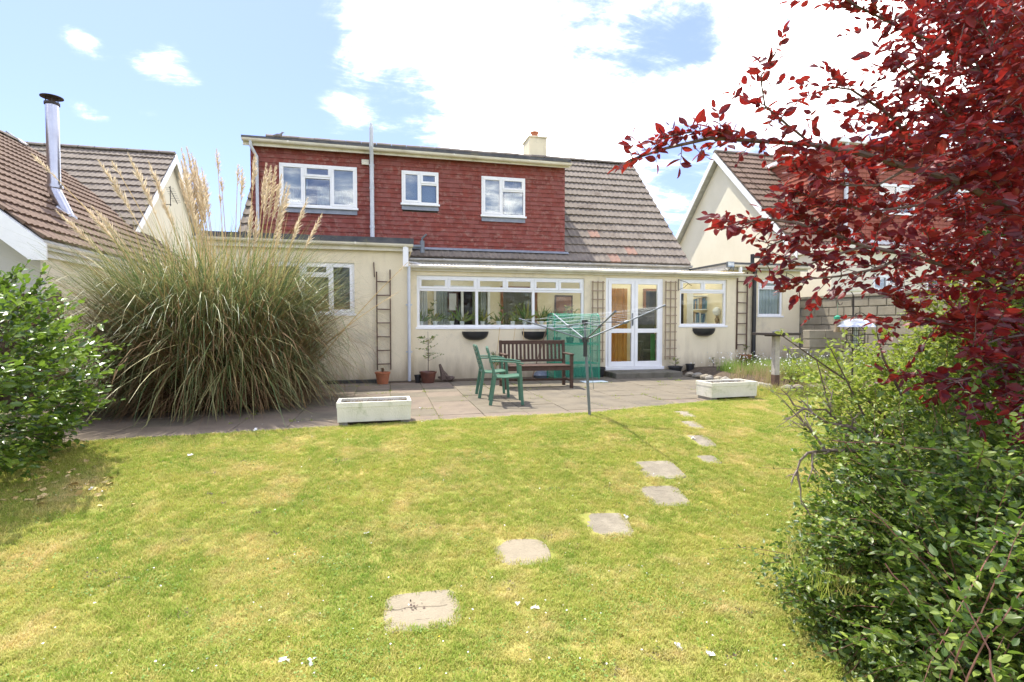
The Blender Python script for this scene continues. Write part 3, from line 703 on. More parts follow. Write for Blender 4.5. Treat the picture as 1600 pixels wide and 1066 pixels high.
# french doors: frame, two leaves with panes and handles
b = MB(); dx0, dx1, dz0, dz1 = wD; fw = .06
b.box(dx0, dx0+fw, YF+.01, YF+.09, dz0, dz1); b.box(dx1-fw, dx1, YF+.01, YF+.09, dz0, dz1); b.box(dx0+fw, dx1-fw, YF+.01, YF+.09, dz1-fw, dz1); b.box(dx0-.02, dx1+.02, YF-.06, YF+.09, dz0-.03, dz0+.04)
door = b.build('french_door', M_pvc, H, bevel=.004)
mid = (dx0+dx1)/2; zm = Z(990, 517, YF)
for a, c in ((dx0+fw, mid), (mid, dx1-fw)):
    s = .08; ys, ye = YF-.005, YF+.06; zb_, zt_ = dz0+.045, dz1-fw
    b = MB(); a2, c2 = a+.003, c-.003
    b.box(a2, a2+s, ys, ye, zb_, zt_); b.box(c2-s, c2, ys, ye, zb_, zt_); b.box(a2+s, c2-s, ys, ye, zt_-s, zt_); b.box(a2+s, c2-s, ys, ye, zb_, zb_+s*1.5); b.box(a2+s, c2-s, ys, ye, zm-.05, zm+.05)
    b.build('door_leaf', M_pvc, door, bevel=.004)
    for d, e in ((zb_+s*1.5, zm-.05), (zm+.05, zt_-s)):
        b = MB(); b.box(a2+s, c2-s, YF+.025, YF+.031, d, e); b.build('pane', M_glass, door)
b = MB(); b.box(mid-.075, mid-.045, YF-.02, YF-.005, zm+.12, zm+.42); b.bar((mid-.06, YF-.035, zm+.28), (mid-.06, YF-.035, zm+.15), .02, .02); b.box(mid-.07, mid-.05, YF-.04, YF-.02, zm+.27, zm+.29); b.build('door_handle', M_alu, door)
# interior things seen through the glass
c = curtains(None, dx0+.1, mid-.06, .2, 2.05, YF+.28, .03, M_curt, 'curtain', 8); tag(c, 'amber curtain hanging behind the left leaf of the french doors', 'curtain')
c = curtains(None, X(1064), X(1078), .95, 1.95, YF+.3, .03, mat('dark_curtain', (.10,.08,.07), (.06,.05,.045), 5, .9), 'curtain', 3); tag(c, 'dark curtain behind the left edge of the right-hand window', 'curtain')

# ---- right flat-roofed extension
xe0 = 8.46; xe1 = 10.66; zX = 2.62
xw = (X(1184, YX), X(1222.5, YX), Z(1200, 494, YX), Z(1200, 437, YX))
wall_holes('extension_wall', xe0, xe1, -.02, zX, YX, YX+.2, [xw], M_render, H)
b = MB(); b.box(xe1-.2, xe1, YX+.2, 13.5, -.02, zX); b.box(xe0+.0, xe0+.15, YX+.2, 13.3, -.02, zX); b.build('extension_side_wall', M_render, H)
b = MB(); b.box(xe0-.12, xe1+.12, YX-.17, 14.2, zX+.09, zX+.135); b.build('extension_flat_roof', M_felt, H)
b = MB(); b.box(xe0-.10, xe0-.07, YX-.15, 13.3, zX-.06, zX+.088); b.box(xe0-.07, xe1+.10, YX-.15, YX-.12, zX-.05, zX+.088); b.box(xe0-.07, xe1+.1, YX-.12, YX+.1, zX, zX+.02); b.build('extension_fascia', M_fascia, H)
gutter(H, (xe0+.0, YX-.22, zX+.06), (xe1+.1, YX-.22, zX+.05), M_gut, .055)
fx, _ = window(H, xw[0], xw[1], xw[2], xw[3], YX+.03, [(1, .76, 1)], fw=.055)
curtains(fx, xw[0]+.05, xw[1]-.05, xw[2]+.03, xw[3]-.05, YX+.13, .018, mat('grey_net', (.5,.54,.56), (.42,.46,.48), 5, .9), 'net_curtain', 6)
xb = X(1179, YX-.1)
b = MB(); z0 = Z(1179, 417, YX-.1)
b.tube([(xb+.22, YX+.3, zX+.1), (xb+.22, YX+.3, zX+.42)], .05, 12); b.tube([(xb+.22, YX-.29, zX+.3), (xb+.22, YX-.29, zX+.12), (xb+.19, YX-.25, z0+.08), (xb+.02, YX-.09, z0-.06), (xb, YX-.075, z0-.2), (xb, YX-.075, 1.2), (xb-.0, YX-.075, .1)], .052, 12)
b.bar((xb+.22, YX+.3, zX+.36), (xb+.22, YX-.29, zX+.28), .08, .08)
b.build('black_waste_pipe', M_black, H, smooth_=True)
b = MB(); b.tube([(xe0+.22, YX-.21, zX+.04), (xe0+.22, YX-.21, zX-.14)], .045, 8); b.build('gutter_outlet', M_pvc, H, smooth_=True)
p = onY(1140, 413, YX-.25)
b = MB(); b.box(p.x-.1, p.x+.1, p.y-.06, p.y, p.z-.09, p.z+.06); fl = b.build('floodlight', M_alu, H, bevel=.008)
b = MB(); b.box(p.x-.085, p.x+.085, p.y-.066, p.y-.061, p.z-.075, p.z+.045); b.build('lens', M_glassr, fl); b = MB(); b.bar((p.x+.02, p.y-.03, p.z-.09), (p.x+.05, p.y+.1, p.z-.14), .02); b.tube([(p.x-.12, p.y+.05, p.z-.1), (p.x-.02, p.y, p.z-.19), (p.x+.12, p.y, p.z-.17), (p.x+.14, p.y+.05, p.z-.05)], .008, 6); b.build('bracket', M_alu, fl)

# doorstep
b = MB(); b.box(X(941), X(1040), 10.62, 11.33, -.01, .12)
tag(b.build('doorstep', M_step, bevel=.012), 'low paved doorstep in front of the french doors', 'step')

# ================================================================ LEFT NEIGHBOUR
LN = empty('neighbour_house', (-8, 14, 0), 'cream house on the left with brown tiled roofs and a steel flue', 'house')
ex = -5.42; ez = 2.62; rx = -9.9; a40 = math.atan2(6.25-2.62, ex-rx); gy = 10.1
b = MB(); b.prism([(ex, ez-.05), (rx, 6.25-.05), (2*rx-ex, ez-.05), (2*rx-ex, ez-.2), (rx, 6.25-.2), (ex, ez-.2)], 'y', gy, 18.5); lroof = b.build('wing_roof', M_fascia, LN)
yr2, zr2, xg = 20.1, 6.94, -6.9
b = MB(); b.prism([(16.2, zr2-3.9-.05), (yr2, zr2-.05), (2*yr2-16.2, zr2-3.95), (2*yr2-16.2, zr2-4.1), (yr2, zr2-.2), (16.2, zr2-4.1)], 'x', -16, xg); mroof = b.build('main_roof', M_fascia, LN)
su = Vector((0, -1, 0)); svx = Vector((rx-ex, 0, 6.25-2.62)).normalized(); L1 = math.hypot(rx-ex, 6.25-2.62)
# u must give outward normal: u x v = n ; use u = +Y reversed origin
uu = Vector((0, 1, 0)); nrm = uu.cross(svx)
if nrm.z < 0: uu = -uu
nvL = 17; thL = L1/nvL; twL = .30; nuL = 27
org = Vector((ex, gy if uu.y > 0 else gy+nuL*twL, ez-.03)) 
tvL, tfL = tile_template(twL, thL)
def under_main(p):   # stays on the wing where it is above the main roof
    zmain = zr2 - abs(p.y - yr2) if p.x < xg else -9
    return p.z > zmain - .06
wl = slope_mats(org, uu, svx, nuL, nvL, twL, thL, keep=under_main)
place_tiles(lroof, 'roof_tile', tvL, tfL, M_tile2, wl, 300)
v2 = Vector((0, 1, 1)).normalized(); L2 = 3.9*math.sqrt(2); nv2 = 16
def over_wing(p):
    zw = 6.25 - (abs(p.x-rx))*(6.25-2.62)/(ex-rx)
    return p.z > zw - .45 and p.x > -14
m2t = slope_mats((xg-32*.3, 16.2, zr2-3.93), (1,0,0), v2, 32, nv2, .3, L2/nv2, keep=over_wing)
tv3, tf3 = tile_template(.3, L2/nv2)
place_tiles(mroof, 'roof_tile', tv3, tf3, M_tile, m2t, 300)
ridge(mroof, -12, xg, yr2, zr2-.02)
# wing ridge along Y
for k in range(17):
    o = bpy.data.objects.new('ridge_tile', rme); COL.objects.link(o); o.parent = lroof; o.matrix_parent_inverse = lroof.matrix_basis.inverted()
    o.location = (rx, gy + k*.45, 6.22); o.rotation_euler = (0, 0, R(90))
# walls
wx = -5.62
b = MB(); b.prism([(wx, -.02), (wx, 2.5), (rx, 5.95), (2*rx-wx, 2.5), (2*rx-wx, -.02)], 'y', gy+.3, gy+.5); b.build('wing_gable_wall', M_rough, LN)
b = MB(); b.box(wx-.2, wx, gy+.5, 17, -.02, 2.5); b.build('wing_side_wall', M_render2, LN)
b = MB(); b.box(wx+.005, wx+.05, gy+.28, gy+.75, -.02, 2.45); b.build('corner_pier', M_render2, LN)
b = MB(); b.prism([(16.5, -.02), (16.5, zr2-3.8), (yr2, zr2-.25), (23.7, zr2-3.8), (23.7, -.02)], 'x', xg-.35, xg-.15); b.build('main_gable_wall', M_render2, LN)
dd = Vector((rx-ex, 0, 6.25-2.62)).normalized()
b = MB(); b.prism([(ex+.06, ez-.12), (ex+.06, ez-.38), (ex-.18, ez-.38), (rx, 6.25-.36), (rx, 6.25-.04)], 'y', gy-.035, gy-.002)
b.build('bargeboard', M_pvc, LN)
b = MB(); b.box(xg+.002, xg+.03, 0, 0.001, 0, 0.001) if False else None
b.prism([(16.15, zr2-4.18), (16.15, zr2-3.95), (yr2, zr2-.03), (2*yr2-16.15, zr2-3.95), (2*yr2-16.15, zr2-4.18), (yr2, zr2-.3)], 'x', xg+.002, xg+.03); b.build('verge_board', M_pvc, LN)
b = MB(); b.box(ex-.12, ex-.09, gy+.02, 17, ez-.30, ez-.12); b.box(wx, ex-.12, gy+.3, 17, ez-.30, ez-.27); b.build('eaves_board', M_pvc, LN)
gutter(LN, (ex-.01, gy-.03, ez-.10), (ex-.01, 16.8, ez-.10), M_gut, .055)
# flue
def wing_z(x): return 6.25 - (x-rx)*(6.25-2.62)/(ex-rx)
t_ = 12.1/ray(85, 290).y
fb = onY(85, 292, 12.1)
for _ in range(30):
    Yq = fb.y; pz = wing_z(fb.x); fb = onY(85, 292, Yq + (pz+.35 - fb.z)*-.6)
ft_z = onY(82, 163, fb.y).z
flue = MB(); flue.tube([(fb.x, fb.y, fb.z), (fb.x, fb.y, ft_z)], .115, 20)
flue.tube([(fb.x, fb.y, fb.z+.02), (fb.x, fb.y, fb.z-.07), (fb.x+.06, fb.y-.02, fb.z-.2), (fb.x+.17, fb.y-.04, wing_z(fb.x+.17)+.06), (fb.x+.27, fb.y-.06, wing_z(fb.x+.27)-.08)], .118, 20)
flue.tube([(fb.x, fb.y, fb.z-.03), (fb.x, fb.y, fb.z+.03)], .15, 20)
flue.tube([(fb.x, fb.y, fb.z+.72), (fb.x, fb.y, fb.z+.74)], .119, 20)
flue.lathe((fb.x+.23, fb.y-.05, wing_z(fb.x+.23)), [(.22, .0), (.20, .03), (.13, .04)], 18, M=Matrix.Rotation(-a40*0+a40, 3, 'Y'))
fo = flue.build('flue', M_steel, LN, smooth_=True)
b = MB(); b.tube([(fb.x, fb.y, ft_z-.02), (fb.x, fb.y, ft_z+.03)], .135, 20); b.lathe((fb.x, fb.y, ft_z+.13), [(.01, .05), (.20, .015), (.20, 0), (.02, -.01)][::-1], 20)
for k in range(4): b.bar((fb.x+.1*math.cos(k*1.57+.5), fb.y+.1*math.sin(k*1.57+.5), ft_z+.02), (fb.x+.1*math.cos(k*1.57+.5), fb.y+.1*math.sin(k*1.57+.5), ft_z+.13), .014)
b.build('cowl', M_iron, fo, smooth_=True)
# vents high on the wing roof, tv aerial on the gable
for px, py in ((17, 212), (33, 222)):
    q = onY(px, py, 14.)
    for _ in range(30): q = onY(px, py, q.y - (wing_z(q.x)+.04 - q.z)*.6)
    b = MB(); M = Matrix.Rotation(a40, 4, 'Y'); M.translation = q; b.box(-.1, .1, -.09, .09, 0, .04, M); b.build('roof_vent', M_lead if px < 20 else M_white, LN)
an = onX(262, 310, xg+.02)
b = MB(); b.bar((xg-.1, an.y, an.z-.2), (xg+.12, an.y, an.z-.2), .02); b.bar((xg+.1, an.y, an.z-.25), (xg+.1, an.y, an.z+.4), .02); b.bar((xg+.1, an.y-.1, an.z+.35), (xg+.1, an.y+.6, an.z-.05), .016)
for k in range(9): yy = an.y-.05+k*.07; zz = an.z+.32-k*.04; b.bar((xg+.1-.12, yy, zz), (xg+.1+.12, yy, zz), .009)
tag(b.build('tv_aerial', M_iron), 'small dark television aerial on the gable of the left neighbouring house', 'aerial')

# ================================================================ RIGHT NEIGHBOUR
RN = empty('neighbour_house', (14, 17, 0), 'cream gabled house on the right with white bargeboards behind the purple-leaved tree', 'house')
Xr = 11.85; ap = onX(1117, 237, Xr); ne = onX(1245, 386, Xr)
yr3, zr3 = ap.y, ap.z; run = yr3-ne.y; rise = zr3-ne.z
b = MB(); b.prism([(ne.y, ne.z-.05), (yr3, zr3-.05), (yr3+run, ne.z-.05), (yr3+run, ne.z-.2), (yr3, zr3-.2), (ne.y, ne.z-.2)], 'x', Xr, 26); rr = b.build('roof', M_fascia, RN)
vr = Vector((0, run, rise)).normalized(); Lr = math.hypot(run, rise); nvr = 16
def keep_r(p): return not (p.x > 13.65 and p.y > ne.y+.3 and p.y < yr3-.8)
rt = slope_mats((Xr-.02, ne.y-.05, ne.z-.04), (1,0,0), vr, 30, nvr, .3, Lr/nvr, keep=keep_r)
place_tiles(rr, 'roof_tile', *tile_template(.3, Lr/nvr), M_tile2, rt, 220)
ridge(rr, Xr, 24, yr3, zr3-.02)
b = MB(); b.prism([(ne.y+.3, -.02), (ne.y+.3, ne.z-.0), (yr3, zr3-.3), (yr3+run-.3, ne.z-.0), (yr3+run-.3, -.02)], 'x', Xr+.22, Xr+.42); b.build('gable_wall', M_render2, RN)
b = MB(); b.prism([(ne.y-.05, ne.z-.10), (ne.y-.05, ne.z-.34), (yr3, zr3-.30), (yr3+run, ne.z-.34), (yr3+run, ne.z-.10), (yr3, zr3-.04)], 'x', Xr-.035, Xr-.004); b.build('bargeboard', M_pvc, RN)
b = MB(); b.box(Xr+.01, 26, ne.y+.3, ne.y+.5, -.02, ne.z-.15); b.build('rear_wall', M_render2, RN)
# tile-hung dormer with cheek
dX, dYf = 13.62, ne.y+.45; zr_at = lambda y: ne.z + (y-ne.y)*rise/run
dzb = zr_at(dYf); dzt = zr3-.75; dyb = yr3 - .75*run/rise
b = MB(); b.prism([(dYf, dzb-.1), (dYf, dzt), (dyb, dzt)], 'x', dX, 20.5); dm = b.build('dormer', M_hung2, RN)
b = MB(); b.box(dX-.16, 20.7, dYf-.18, yr3-.3, dzt+.002, dzt+.14); b.build('dormer_roof', M_pvc, RN)
cm = []
zc = dzb
while zc < dzt-.05:
    ymax = dYf + (zc-dzb)*run/rise; y = dYf+.01
    while y < ymax+.0:
        M = Matrix.Rotation(R(-90), 4, 'Z') @ Euler((rnd.gauss(0,.01), 0, rnd.gauss(0,.015))).to_matrix().to_4x4(); M.translation = (dX-.012, y+hw, zc+rnd.uniform(-.002,.002)); cm.append(M); y += hw
    x = dX
    while x < 20.3:
        M = Matrix.Identity(4); M.translation = (x, dYf-.012, zc); cm.append(M); x += hw
    zc += hh*1.2
rot = np.array([np.array(M.to_3x3()) for M in cm]); pos = np.array([M.translation[:] for M in cm])
o = scatter('hung_tiles', hv, hf, rot, pos, np.full(len(pos), 1.12), M_hung2, dm, smooth_=False); o['kind'] = 'stuff'
pxx = onY(1322, 300, dYf-.1).x
downpipe(RN, [(pxx, dYf-.1, dzt), (pxx, dYf-.1, dzb+.4), (pxx, dYf-.1, dzb+.28), (pxx+.22, dYf-.15, dzb+.15), (pxx+.22, dYf-.15, dzb-.5)], .06, M_greypvc)
for k in range(2):
    fr, _ = window(dm, 15.3+k*2.6, 16.7+k*2.6, dzb+.8, dzb+1.75, dYf-.05, [(.5, None, 1), (1, .7, 1)], glass=M_glassr)
# flat-roofed rear extension
ey = onX(1300, 400, Xr+.05).y
rz = onX(1300, 384, Xr+.05).z
wins = [(13.3, 14.4, 1.6, 2.6), (15.2, 16.4, 1.6, 2.6)]
wall_holes('extension_wall', Xr+.05, 19, -.02, rz-.12, ey, ey+.2, wins, M_render2, RN)
b = MB(); b.box(Xr+.05, Xr+.24, ey+.2, ne.y+.3, -.02, rz-.12); b.build('extension_side_wall', M_render2, RN)
b = MB(); b.box(Xr-.02, 19.2, ey-.12, ne.y+.5, rz-.118, rz+.03); b.build('extension_roof', M_gut, RN)
for a, c, d, e in wins:
    fr, _ = window(RN, a, c, d, e, ey+.03, [(.5, None, 1), (1, .7, 1)], glass=M_glassr); room(fr, a-.1, c+.1, d-.1, e+.1, ey+.21, ey+1.2)

# ================================================================ BOUNDARY WALLS AND FENCE
bw = MB(); bw.box(10.70, 10.84, 5.0, 11.99, -.3, 1.84); bwo = bw.build('block_wall', M_mortar); tag(bwo, 'grey-brown concrete block boundary wall with a capping, at the right of the garden', 'wall')
bv = []; c = .012; w_, h_, d_ = .44-.012, .215-.012, .03
blk = MB(); blk.add([(0,0,0),(0,w_,0),(0,w_,h_),(0,0,h_),(-d_,c,c),(-d_,w_-c,c),(-d_,w_-c,h_-c),(-d_,c,h_-c)], [(0,1,5,4),(1,2,6,5),(2,3,7,6),(3,0,4,7),(4,5,6,7)])
bme = blk.mesh('block'); bme.materials.append(M_block)
import bmesh
q = bmesh.new(); q.from_mesh(bme); bmesh.ops.recalc_face_normals(q, faces=q.faces); q.to_mesh(bme); q.free()
for j in range(9):
    y = 11.97 - (.22 if j % 2 else 0)
    while y - .44 > 5.0:
        o = bpy.data.objects.new('block', bme); COL.objects.link(o); o.parent = bwo
        o.location = (10.70, y-.44, -.11+j*.215); o.rotation_euler = (rnd.gauss(0,.004), 0, rnd.gauss(0,.006)); y -= .44
y = 11.98
cb = MB(); cb.add([(-.05,0,0),(.19,0,0),(.19,.44,0),(-.05,.44,0),(-.05,0,.06),(.19,0,.07),(.19,.44,.07),(-.05,.44,.06)], [(0,1,5,4),(1,2,6,5),(2,3,7,6),(3,0,4,7),(4,5,6,7),(3,2,1,0)]); cme = cb.mesh('coping_block'); cme.materials.append(M_block)
while y - .45 > 5:
    o = bpy.data.objects.new('coping_block', cme); COL.objects.link(o); o.parent = bwo; o.location = (10.70, y-.45, 1.842+rnd.uniform(-.004,.004)); y -= .45
# low block plinths in front of it
pl = empty('block_plinth', (9.9, 10.2, 0), 'low stepped plinth of pale blocks in front of the boundary wall', 'wall')
fb_ = MB(); fb_.box(0, .44, 0, .22, 0, .205); fme = fb_.mesh('block'); fme.materials.append(M_block)
for j, (xx, n) in enumerate(((9.15, 3), (9.15, 3), (9.15, 3), (9.6, 2), (9.6, 2))):
    for k in range(n):
        o = bpy.data.objects.new('block', fme); COL.objects.link(o); o.parent = pl; o.matrix_parent_inverse = pl.matrix_basis.inverted()
        o.location = (xx+k*.452+rnd.uniform(-.005,.005), 10.3+rnd.uniform(-.01,.01), .0+j*.213); m_ = o.modifiers.new('bevel', 'BEVEL'); m_.width = .01; m_.segments = 1
# fence on the left
fe = empty('fence', (-5.1, 9, 0), 'dark brown vertical board fence panels between the left bush and the neighbouring house', 'fence')
bd = MB(); bd.box(-.008, .008, 0, .13, 0, 1.62); bdm = bd.mesh('fence_board'); bdm.materials.append(M_fence)
y = 4.6; k = 0
while y < 9.7:
    o = bpy.data.objects.new('fence_board', bdm); COL.objects.link(o); o.parent = fe; o.matrix_parent_inverse = fe.matrix_basis.inverted()
    o.location = (-5.0 - (.015 if k % 2 else 0), y, .02); y += .118; k += 1
for yy in (4.6, 6.3, 8.0, 9.72):
    b = MB(); b.box(-5.10, -5.03, yy, yy+.08, -.3, 1.74); b.build('fence_post', M_fence, fe)
bd2 = MB(); bd2.box(0, .13, -.008, .008, 0, 1.62); bdm2 = bd2.mesh('fence_board'); bdm2.materials.append(M_fence)
x = -5.12-.12
while x > -9.5:
    o = bpy.data.objects.new('fence_board', bdm2); COL.objects.link(o); o.parent = fe; o.matrix_parent_inverse = fe.matrix_basis.inverted()
    o.location = (x, 9.75, .04); x -= .15
for zz in (.3, 1.0, 1.6):
    b = MB(); b.box(-9.5, -5.1, 9.70, 9.735, zz, zz+.08); b.build('fence_rail', M_fence, fe)
# ================================================================ GARDEN THINGS
# ---- stepping stones
stones = [
 (660, 955, .43, .40, -.03, 'largest pale stepping stone with a crack, nearest the camera', 1),
 (815, 864, .40, .38, -.12, 'second stepping stone from the camera with clipped corners and one half paler', 2),
 (946, 821, .40, .40, -.20, 'grey stepping stone with a white petal on its corner, third from the camera', 3),
 (1038, 776, .38, .40, -.16, 'grey stepping stone between the white-petalled one and the wide dark-edged one', 0),
 (1030, 735, .43, .42, -.10, 'wide stepping stone with a dark crumbly back edge, fifth from the camera', 0),
 (1105, 719.5, .25, .22, -.1, 'small stepping stone almost grown over, right of the dark-edged one', 0),
 (1094, 690, .28, .34, -.12, 'stepping stone with a white petal at its back-left corner, third from the patio', 4),
 (1080, 665, .24, .3, -.1, 'narrow overgrown stepping stone, second from the patio', 0),
 (1069, 648, .24, .3, -.1, 'reddish overgrown stepping stone nearest the patio', 0)]
STONE = []
for i, (px, py, w, h, rz_, lab, kind) in enumerate(stones):
    p = onG(px, py); STONE.append((p.x, p.y, w/2, h/2))
    n = 28; b = MB(); top = []
    for k in range(n):
        a = 2*math.pi*k/n; ca, sa = math.cos(a), math.sin(a); e = 7 if kind != 2 else 3.4
        rr_ = (abs(ca)**e + abs(sa)**e) ** (-1/e); rr_ *= 1 + .015*mnoise.noise(Vector((ca*3, sa*3, i*5)))+rnd.uniform(-.007,.007)
        top.append((ca*rr_*w/2, sa*rr_*h/2))
    b.v = [(x, y, -.05) for x, y in top] + [(x, y, .006) for x, y in top] + [(x*.965, y*.965, .014) for x, y in top] + [(x*.5, y*.5, .014+rnd.uniform(-.002,.002)) for x, y in top]
    for s_ in range(3): b.f += [(s_*n+k, s_*n+(k+1) % n, (s_+1)*n+(k+1) % n, (s_+1)*n+k) for k in range(n)]
    b.f.append(tuple(3*n+k for k in range(n)))
    o = b.build('stepping_stone', M_stone2 if i < 2 else M_stone); o.location = (p.x, p.y, p.z-.004); o.rotation_euler = (0, 0, rz_)
    dzx = (ground(p.x, p.y+.15)-ground(p.x, p.y-.15))/.3; o.rotation_euler.x = math.atan(dzx)
    tag(o, lab, 'stepping stone', 'stepping stones across the lawn')
    sb = MB(); sb.box(-w/2-.012, w/2+.012, h/2-.03, h/2+.028, -.04, -.002); local('soil_edge', sb, M_soil, o)
    if kind == 1:
        c = MB(); pts = [(-.2, .03), (-.13, .02), (-.09, .035), (-.02, .03), (.05, .02), (.10, .012), (.14, .02)]
        for (a0, a1), (c0, c1) in zip(pts, pts[1:]): c.add([(a0, a1-.0016, .0165), (c0, c1-.0016, .0165), (c0, c1+.0016, .0165), (a0, a1+.0016, .0165)], [(0,1,2,3)])
        local('crack', c, M_soil, o, fix=False)
    o['_'] = 0; del o['_']

# ---- bench (own coordinates: sits facing -Y)
def make_bench():
    t = empty('garden_bench', (0,0,0), 'dark slatted wooden garden bench standing on the patio under the long window', 'bench')
    W = 1.26; bb = .004
    for sx in (-1, 1):
        x = sx*W/2
        b = MB(); b.box(x-.03, x+.03, .0, .055, 0, .42); b.bar((x, .027, .42), (x, .085, .885), .06, .055, up=(1,0,0)); b.box(x-.028, x+.028, .05, .105, .86, .885); local('back_leg', b, M_wood, t, bevel=bb)
        b = MB(); b.box(x-.03, x+.03, -.53, -.475, 0, .62); local('front_leg', b, M_wood, t, bevel=bb)
        b = MB(); b.box(x-.04, x+.04, -.56, .05, .62, .648); local('armrest', b, M_wood, t, bevel=.008)
        b = MB(); b.box(x-.02, x+.02, -.475, .0, .34, .40); b.box(x-.018, x+.018, -.475, .0, .12, .16); local('side_rail', b, M_wood, t, bevel=bb)
    b = MB(); b.box(-W/2+.03, W/2-.03, -.525, -.50, .335, .41); local('front_rail', b, M_wood, t, bevel=bb)
    b = MB(); b.box(-W/2+.02, W/2-.02, -.27, -.23, .12, .16); local('stretcher', b, M_wood, t, bevel=bb)
    for k in range(6):
        y = -.545+k*.092; b = MB(); b.box(-W/2+.035, W/2-.035, y, y+.07, .411, .432); local('seat_slat', b, M_wood, t, bevel=bb)
    b = MB(); b.bar((-W/2+.03, .082, .845), (W/2-.03, .082, .845), .03, .075); local('top_rail', b, M_wood, t, bevel=bb)
    b = MB(); b.bar((-W/2+.03, .045, .49), (W/2-.03, .045, .49), .03, .05); local('lower_rail', b, M_wood, t, bevel=bb)
    n = 15
    for k in range(n):
        x = -W/2+.085 + k*(W-.17)/(n-1); b = MB(); b.bar((x, .047, .51), (x, .078, .815), .042, .014, up=(0,1,0)); local('back_slat', b, M_wood, t)
    return t
bn = make_bench(); bn.location = (2.77, 9.86, 0); bn.rotation_euler.z = R(-3)

# ---- green plastic armchair (faces +X)
def make_chair():
    t = empty('garden_chair', (0,0,0), '', 'chair', 'green plastic garden chairs')
    bb = .005
    for sy in (-1, 1):
        y = sy*.25
        b = MB(); b.bar((.21, y, .0), (.17, y, .60), .042, .034); local('leg', b, M_greenp, t, bevel=bb)
        b = MB(); b.bar((-.27, y, .0), (-.20, y, .44), .05, .034); b.bar((-.20, y, .44), (-.31, y*.94, .84), .05, .032); local('leg', b, M_greenp, t, bevel=bb)
        b = MB(); pts = [(-.27, y, .655), (-.12, y*1.02, .655), (.08, y*1.03, .645), (.22, y*1.0, .615)]
        for a, c in zip(pts, pts[1:]): b.bar(a, c, .055, .022)
        local('armrest', b, M_greenp, t, bevel=bb)
    b = MB(); b.prism([(-.22, .40), (-.22, .425), (-.05, .415), (.15, .435), (.21, .425), (.215, .37), (.19, .37), (.19, .40)], 'y', -.232, .232); local('seat', b, M_greenp, t, bevel=.006)
    for k in range(5):
        z = .50+k*.075; xx = -.215-(z-.44)*.275
        b = MB(); b.bar((xx, -.235, z), (xx, .235, z), .018, .045); local('back_slat', b, M_greenp, t, bevel=bb)
    b = MB(); b.bar((-.315, -.25, .835), (-.315, .25, .835), .034, .05); local('top_rail', b, M_greenp, t, bevel=.008)
    return t
c1 = make_chair(); c1.location = (1.79, 7.80, 0); c1.rotation_euler.z = R(-10); c1['label'] = 'green plastic garden chair nearer the lawn, seen from the side, seat in sun'
c2 = copy_tree(c1); c2.location = (1.74, 8.62, 0); c2.rotation_euler.z = R(-4); c2['label'] = 'green plastic garden chair further from the lawn, half hidden behind its twin, beside the bench'

# ---- rotary dryer
fp = onG(922, 650); dr = empty('rotary_dryer', fp, 'grey metal rotary washing line on a pole, arms raised, at the lawn edge', 'washing line')
def W2(r, f): return Vector((r*math.cos(YAW)+f*math.sin(YAW), -r*math.sin(YAW)+f*math.cos(YAW), 0))
tilt = W2(-.075, 0)
hub = Vector((fp.x, fp.y, 1.0)) + tilt*.9; top = Vector((fp.x, fp.y, 1.23)) + tilt
b = MB(); b.tube([fp+Vector((0,0,-.1)), hub], .019, 12); b.build('pole', M_alu, dr, smooth_=True)
b = MB(); b.tube([hub-Vector((0,0,.22)), hub-Vector((0,0,.02))], .027, 12); b.tube([hub-Vector((0,0,.03)), hub+Vector((0,0,.035))], .042, 12); b.tube([top-Vector((0,0,.03)), top+Vector((0,0,.03))], .04, 12); b.build('hub', M_black, dr, smooth_=True)
b = MB(); b.tube([hub, top], .015, 10); b.tube([top+Vector((.02,0,0)), fp+Vector((.05,0,.35))], .004, 5); b.build('inner_pole', M_alu, dr, smooth_=True)
tips = []
for (r, f, z) in ((-.93, .10, 1.275), (-.40, .85, 1.34), (.14, -.93, 1.35), (.97, .0, 1.45)):
    tp = Vector((fp.x, fp.y, 0)) + W2(r, f); tp.z = z; tips.append(tp)
    b = MB(); b.tube([hub, tp], .0095, 8); b.tube([tp-(tp-hub)*.02, tp+(tp-hub)*.01], .014, 8); arm = b.build('arm', M_alu, dr, smooth_=True)
    md = hub.lerp(tp, .52); b = MB(); b.tube([top, md], .007, 6); b.tube([md-(tp-hub).normalized()*.03, md+(tp-hub).normalized()*.03], .02, 8); b.build('strut', M_alu, arm, smooth_=True)
b = MB()
order = [0, 1, 3, 2]
for fr_ in (.45, .58, .71, .84, .97):
    for i in range(4):
        a = hub.lerp(tips[order[i]], fr_); c = hub.lerp(tips[order[(i+1) % 4]], fr_); m = a.lerp(c, .5)-Vector((0,0,.02)); b.tube([a, m, c], .0012, 4)
b.build('line', M_greypvc, dr)

# ---- mini greenhouse
gx0, gx1 = onY(862, 500, 10.8).x, onY(932, 500, 10.8).x; gy0, gy1 = 10.62, 11.12; gz = 1.43
gh = empty('mini_greenhouse', ((gx0+gx1)/2, 10.9, 0), 'green mesh-covered mini greenhouse with rounded top behind the bench', 'greenhouse')
def arch(x, r=0):
    pts = [(x, gy0-r, 0), (x, gy0-r, gz-.16)]
    for k in range(5): a = k/5*math.pi/2; pts.append((x, gy0-r+.16-(.16)*math.cos(a+.0), gz-.16+.16*math.sin(a)))
    for k in range(6): a = math.pi/2 - k/5*math.pi/2; pts.append((x, gy1+r-.16+.16*math.cos(a), gz-.16+.16*math.sin(a)))
    pts.append((x, gy1+r, 0)); return pts
for x in (gx0+.01, gx1-.01):
    b = MB(); b.tube(arch(x), .011, 8); b.build('frame_hoop', M_gpole, gh, smooth_=True)
b = MB()
for z in (.35, .75, 1.1): 
    for y in (gy0, gy1): b.tube([(gx0, y, z), (gx1, y, z)], .009, 6)
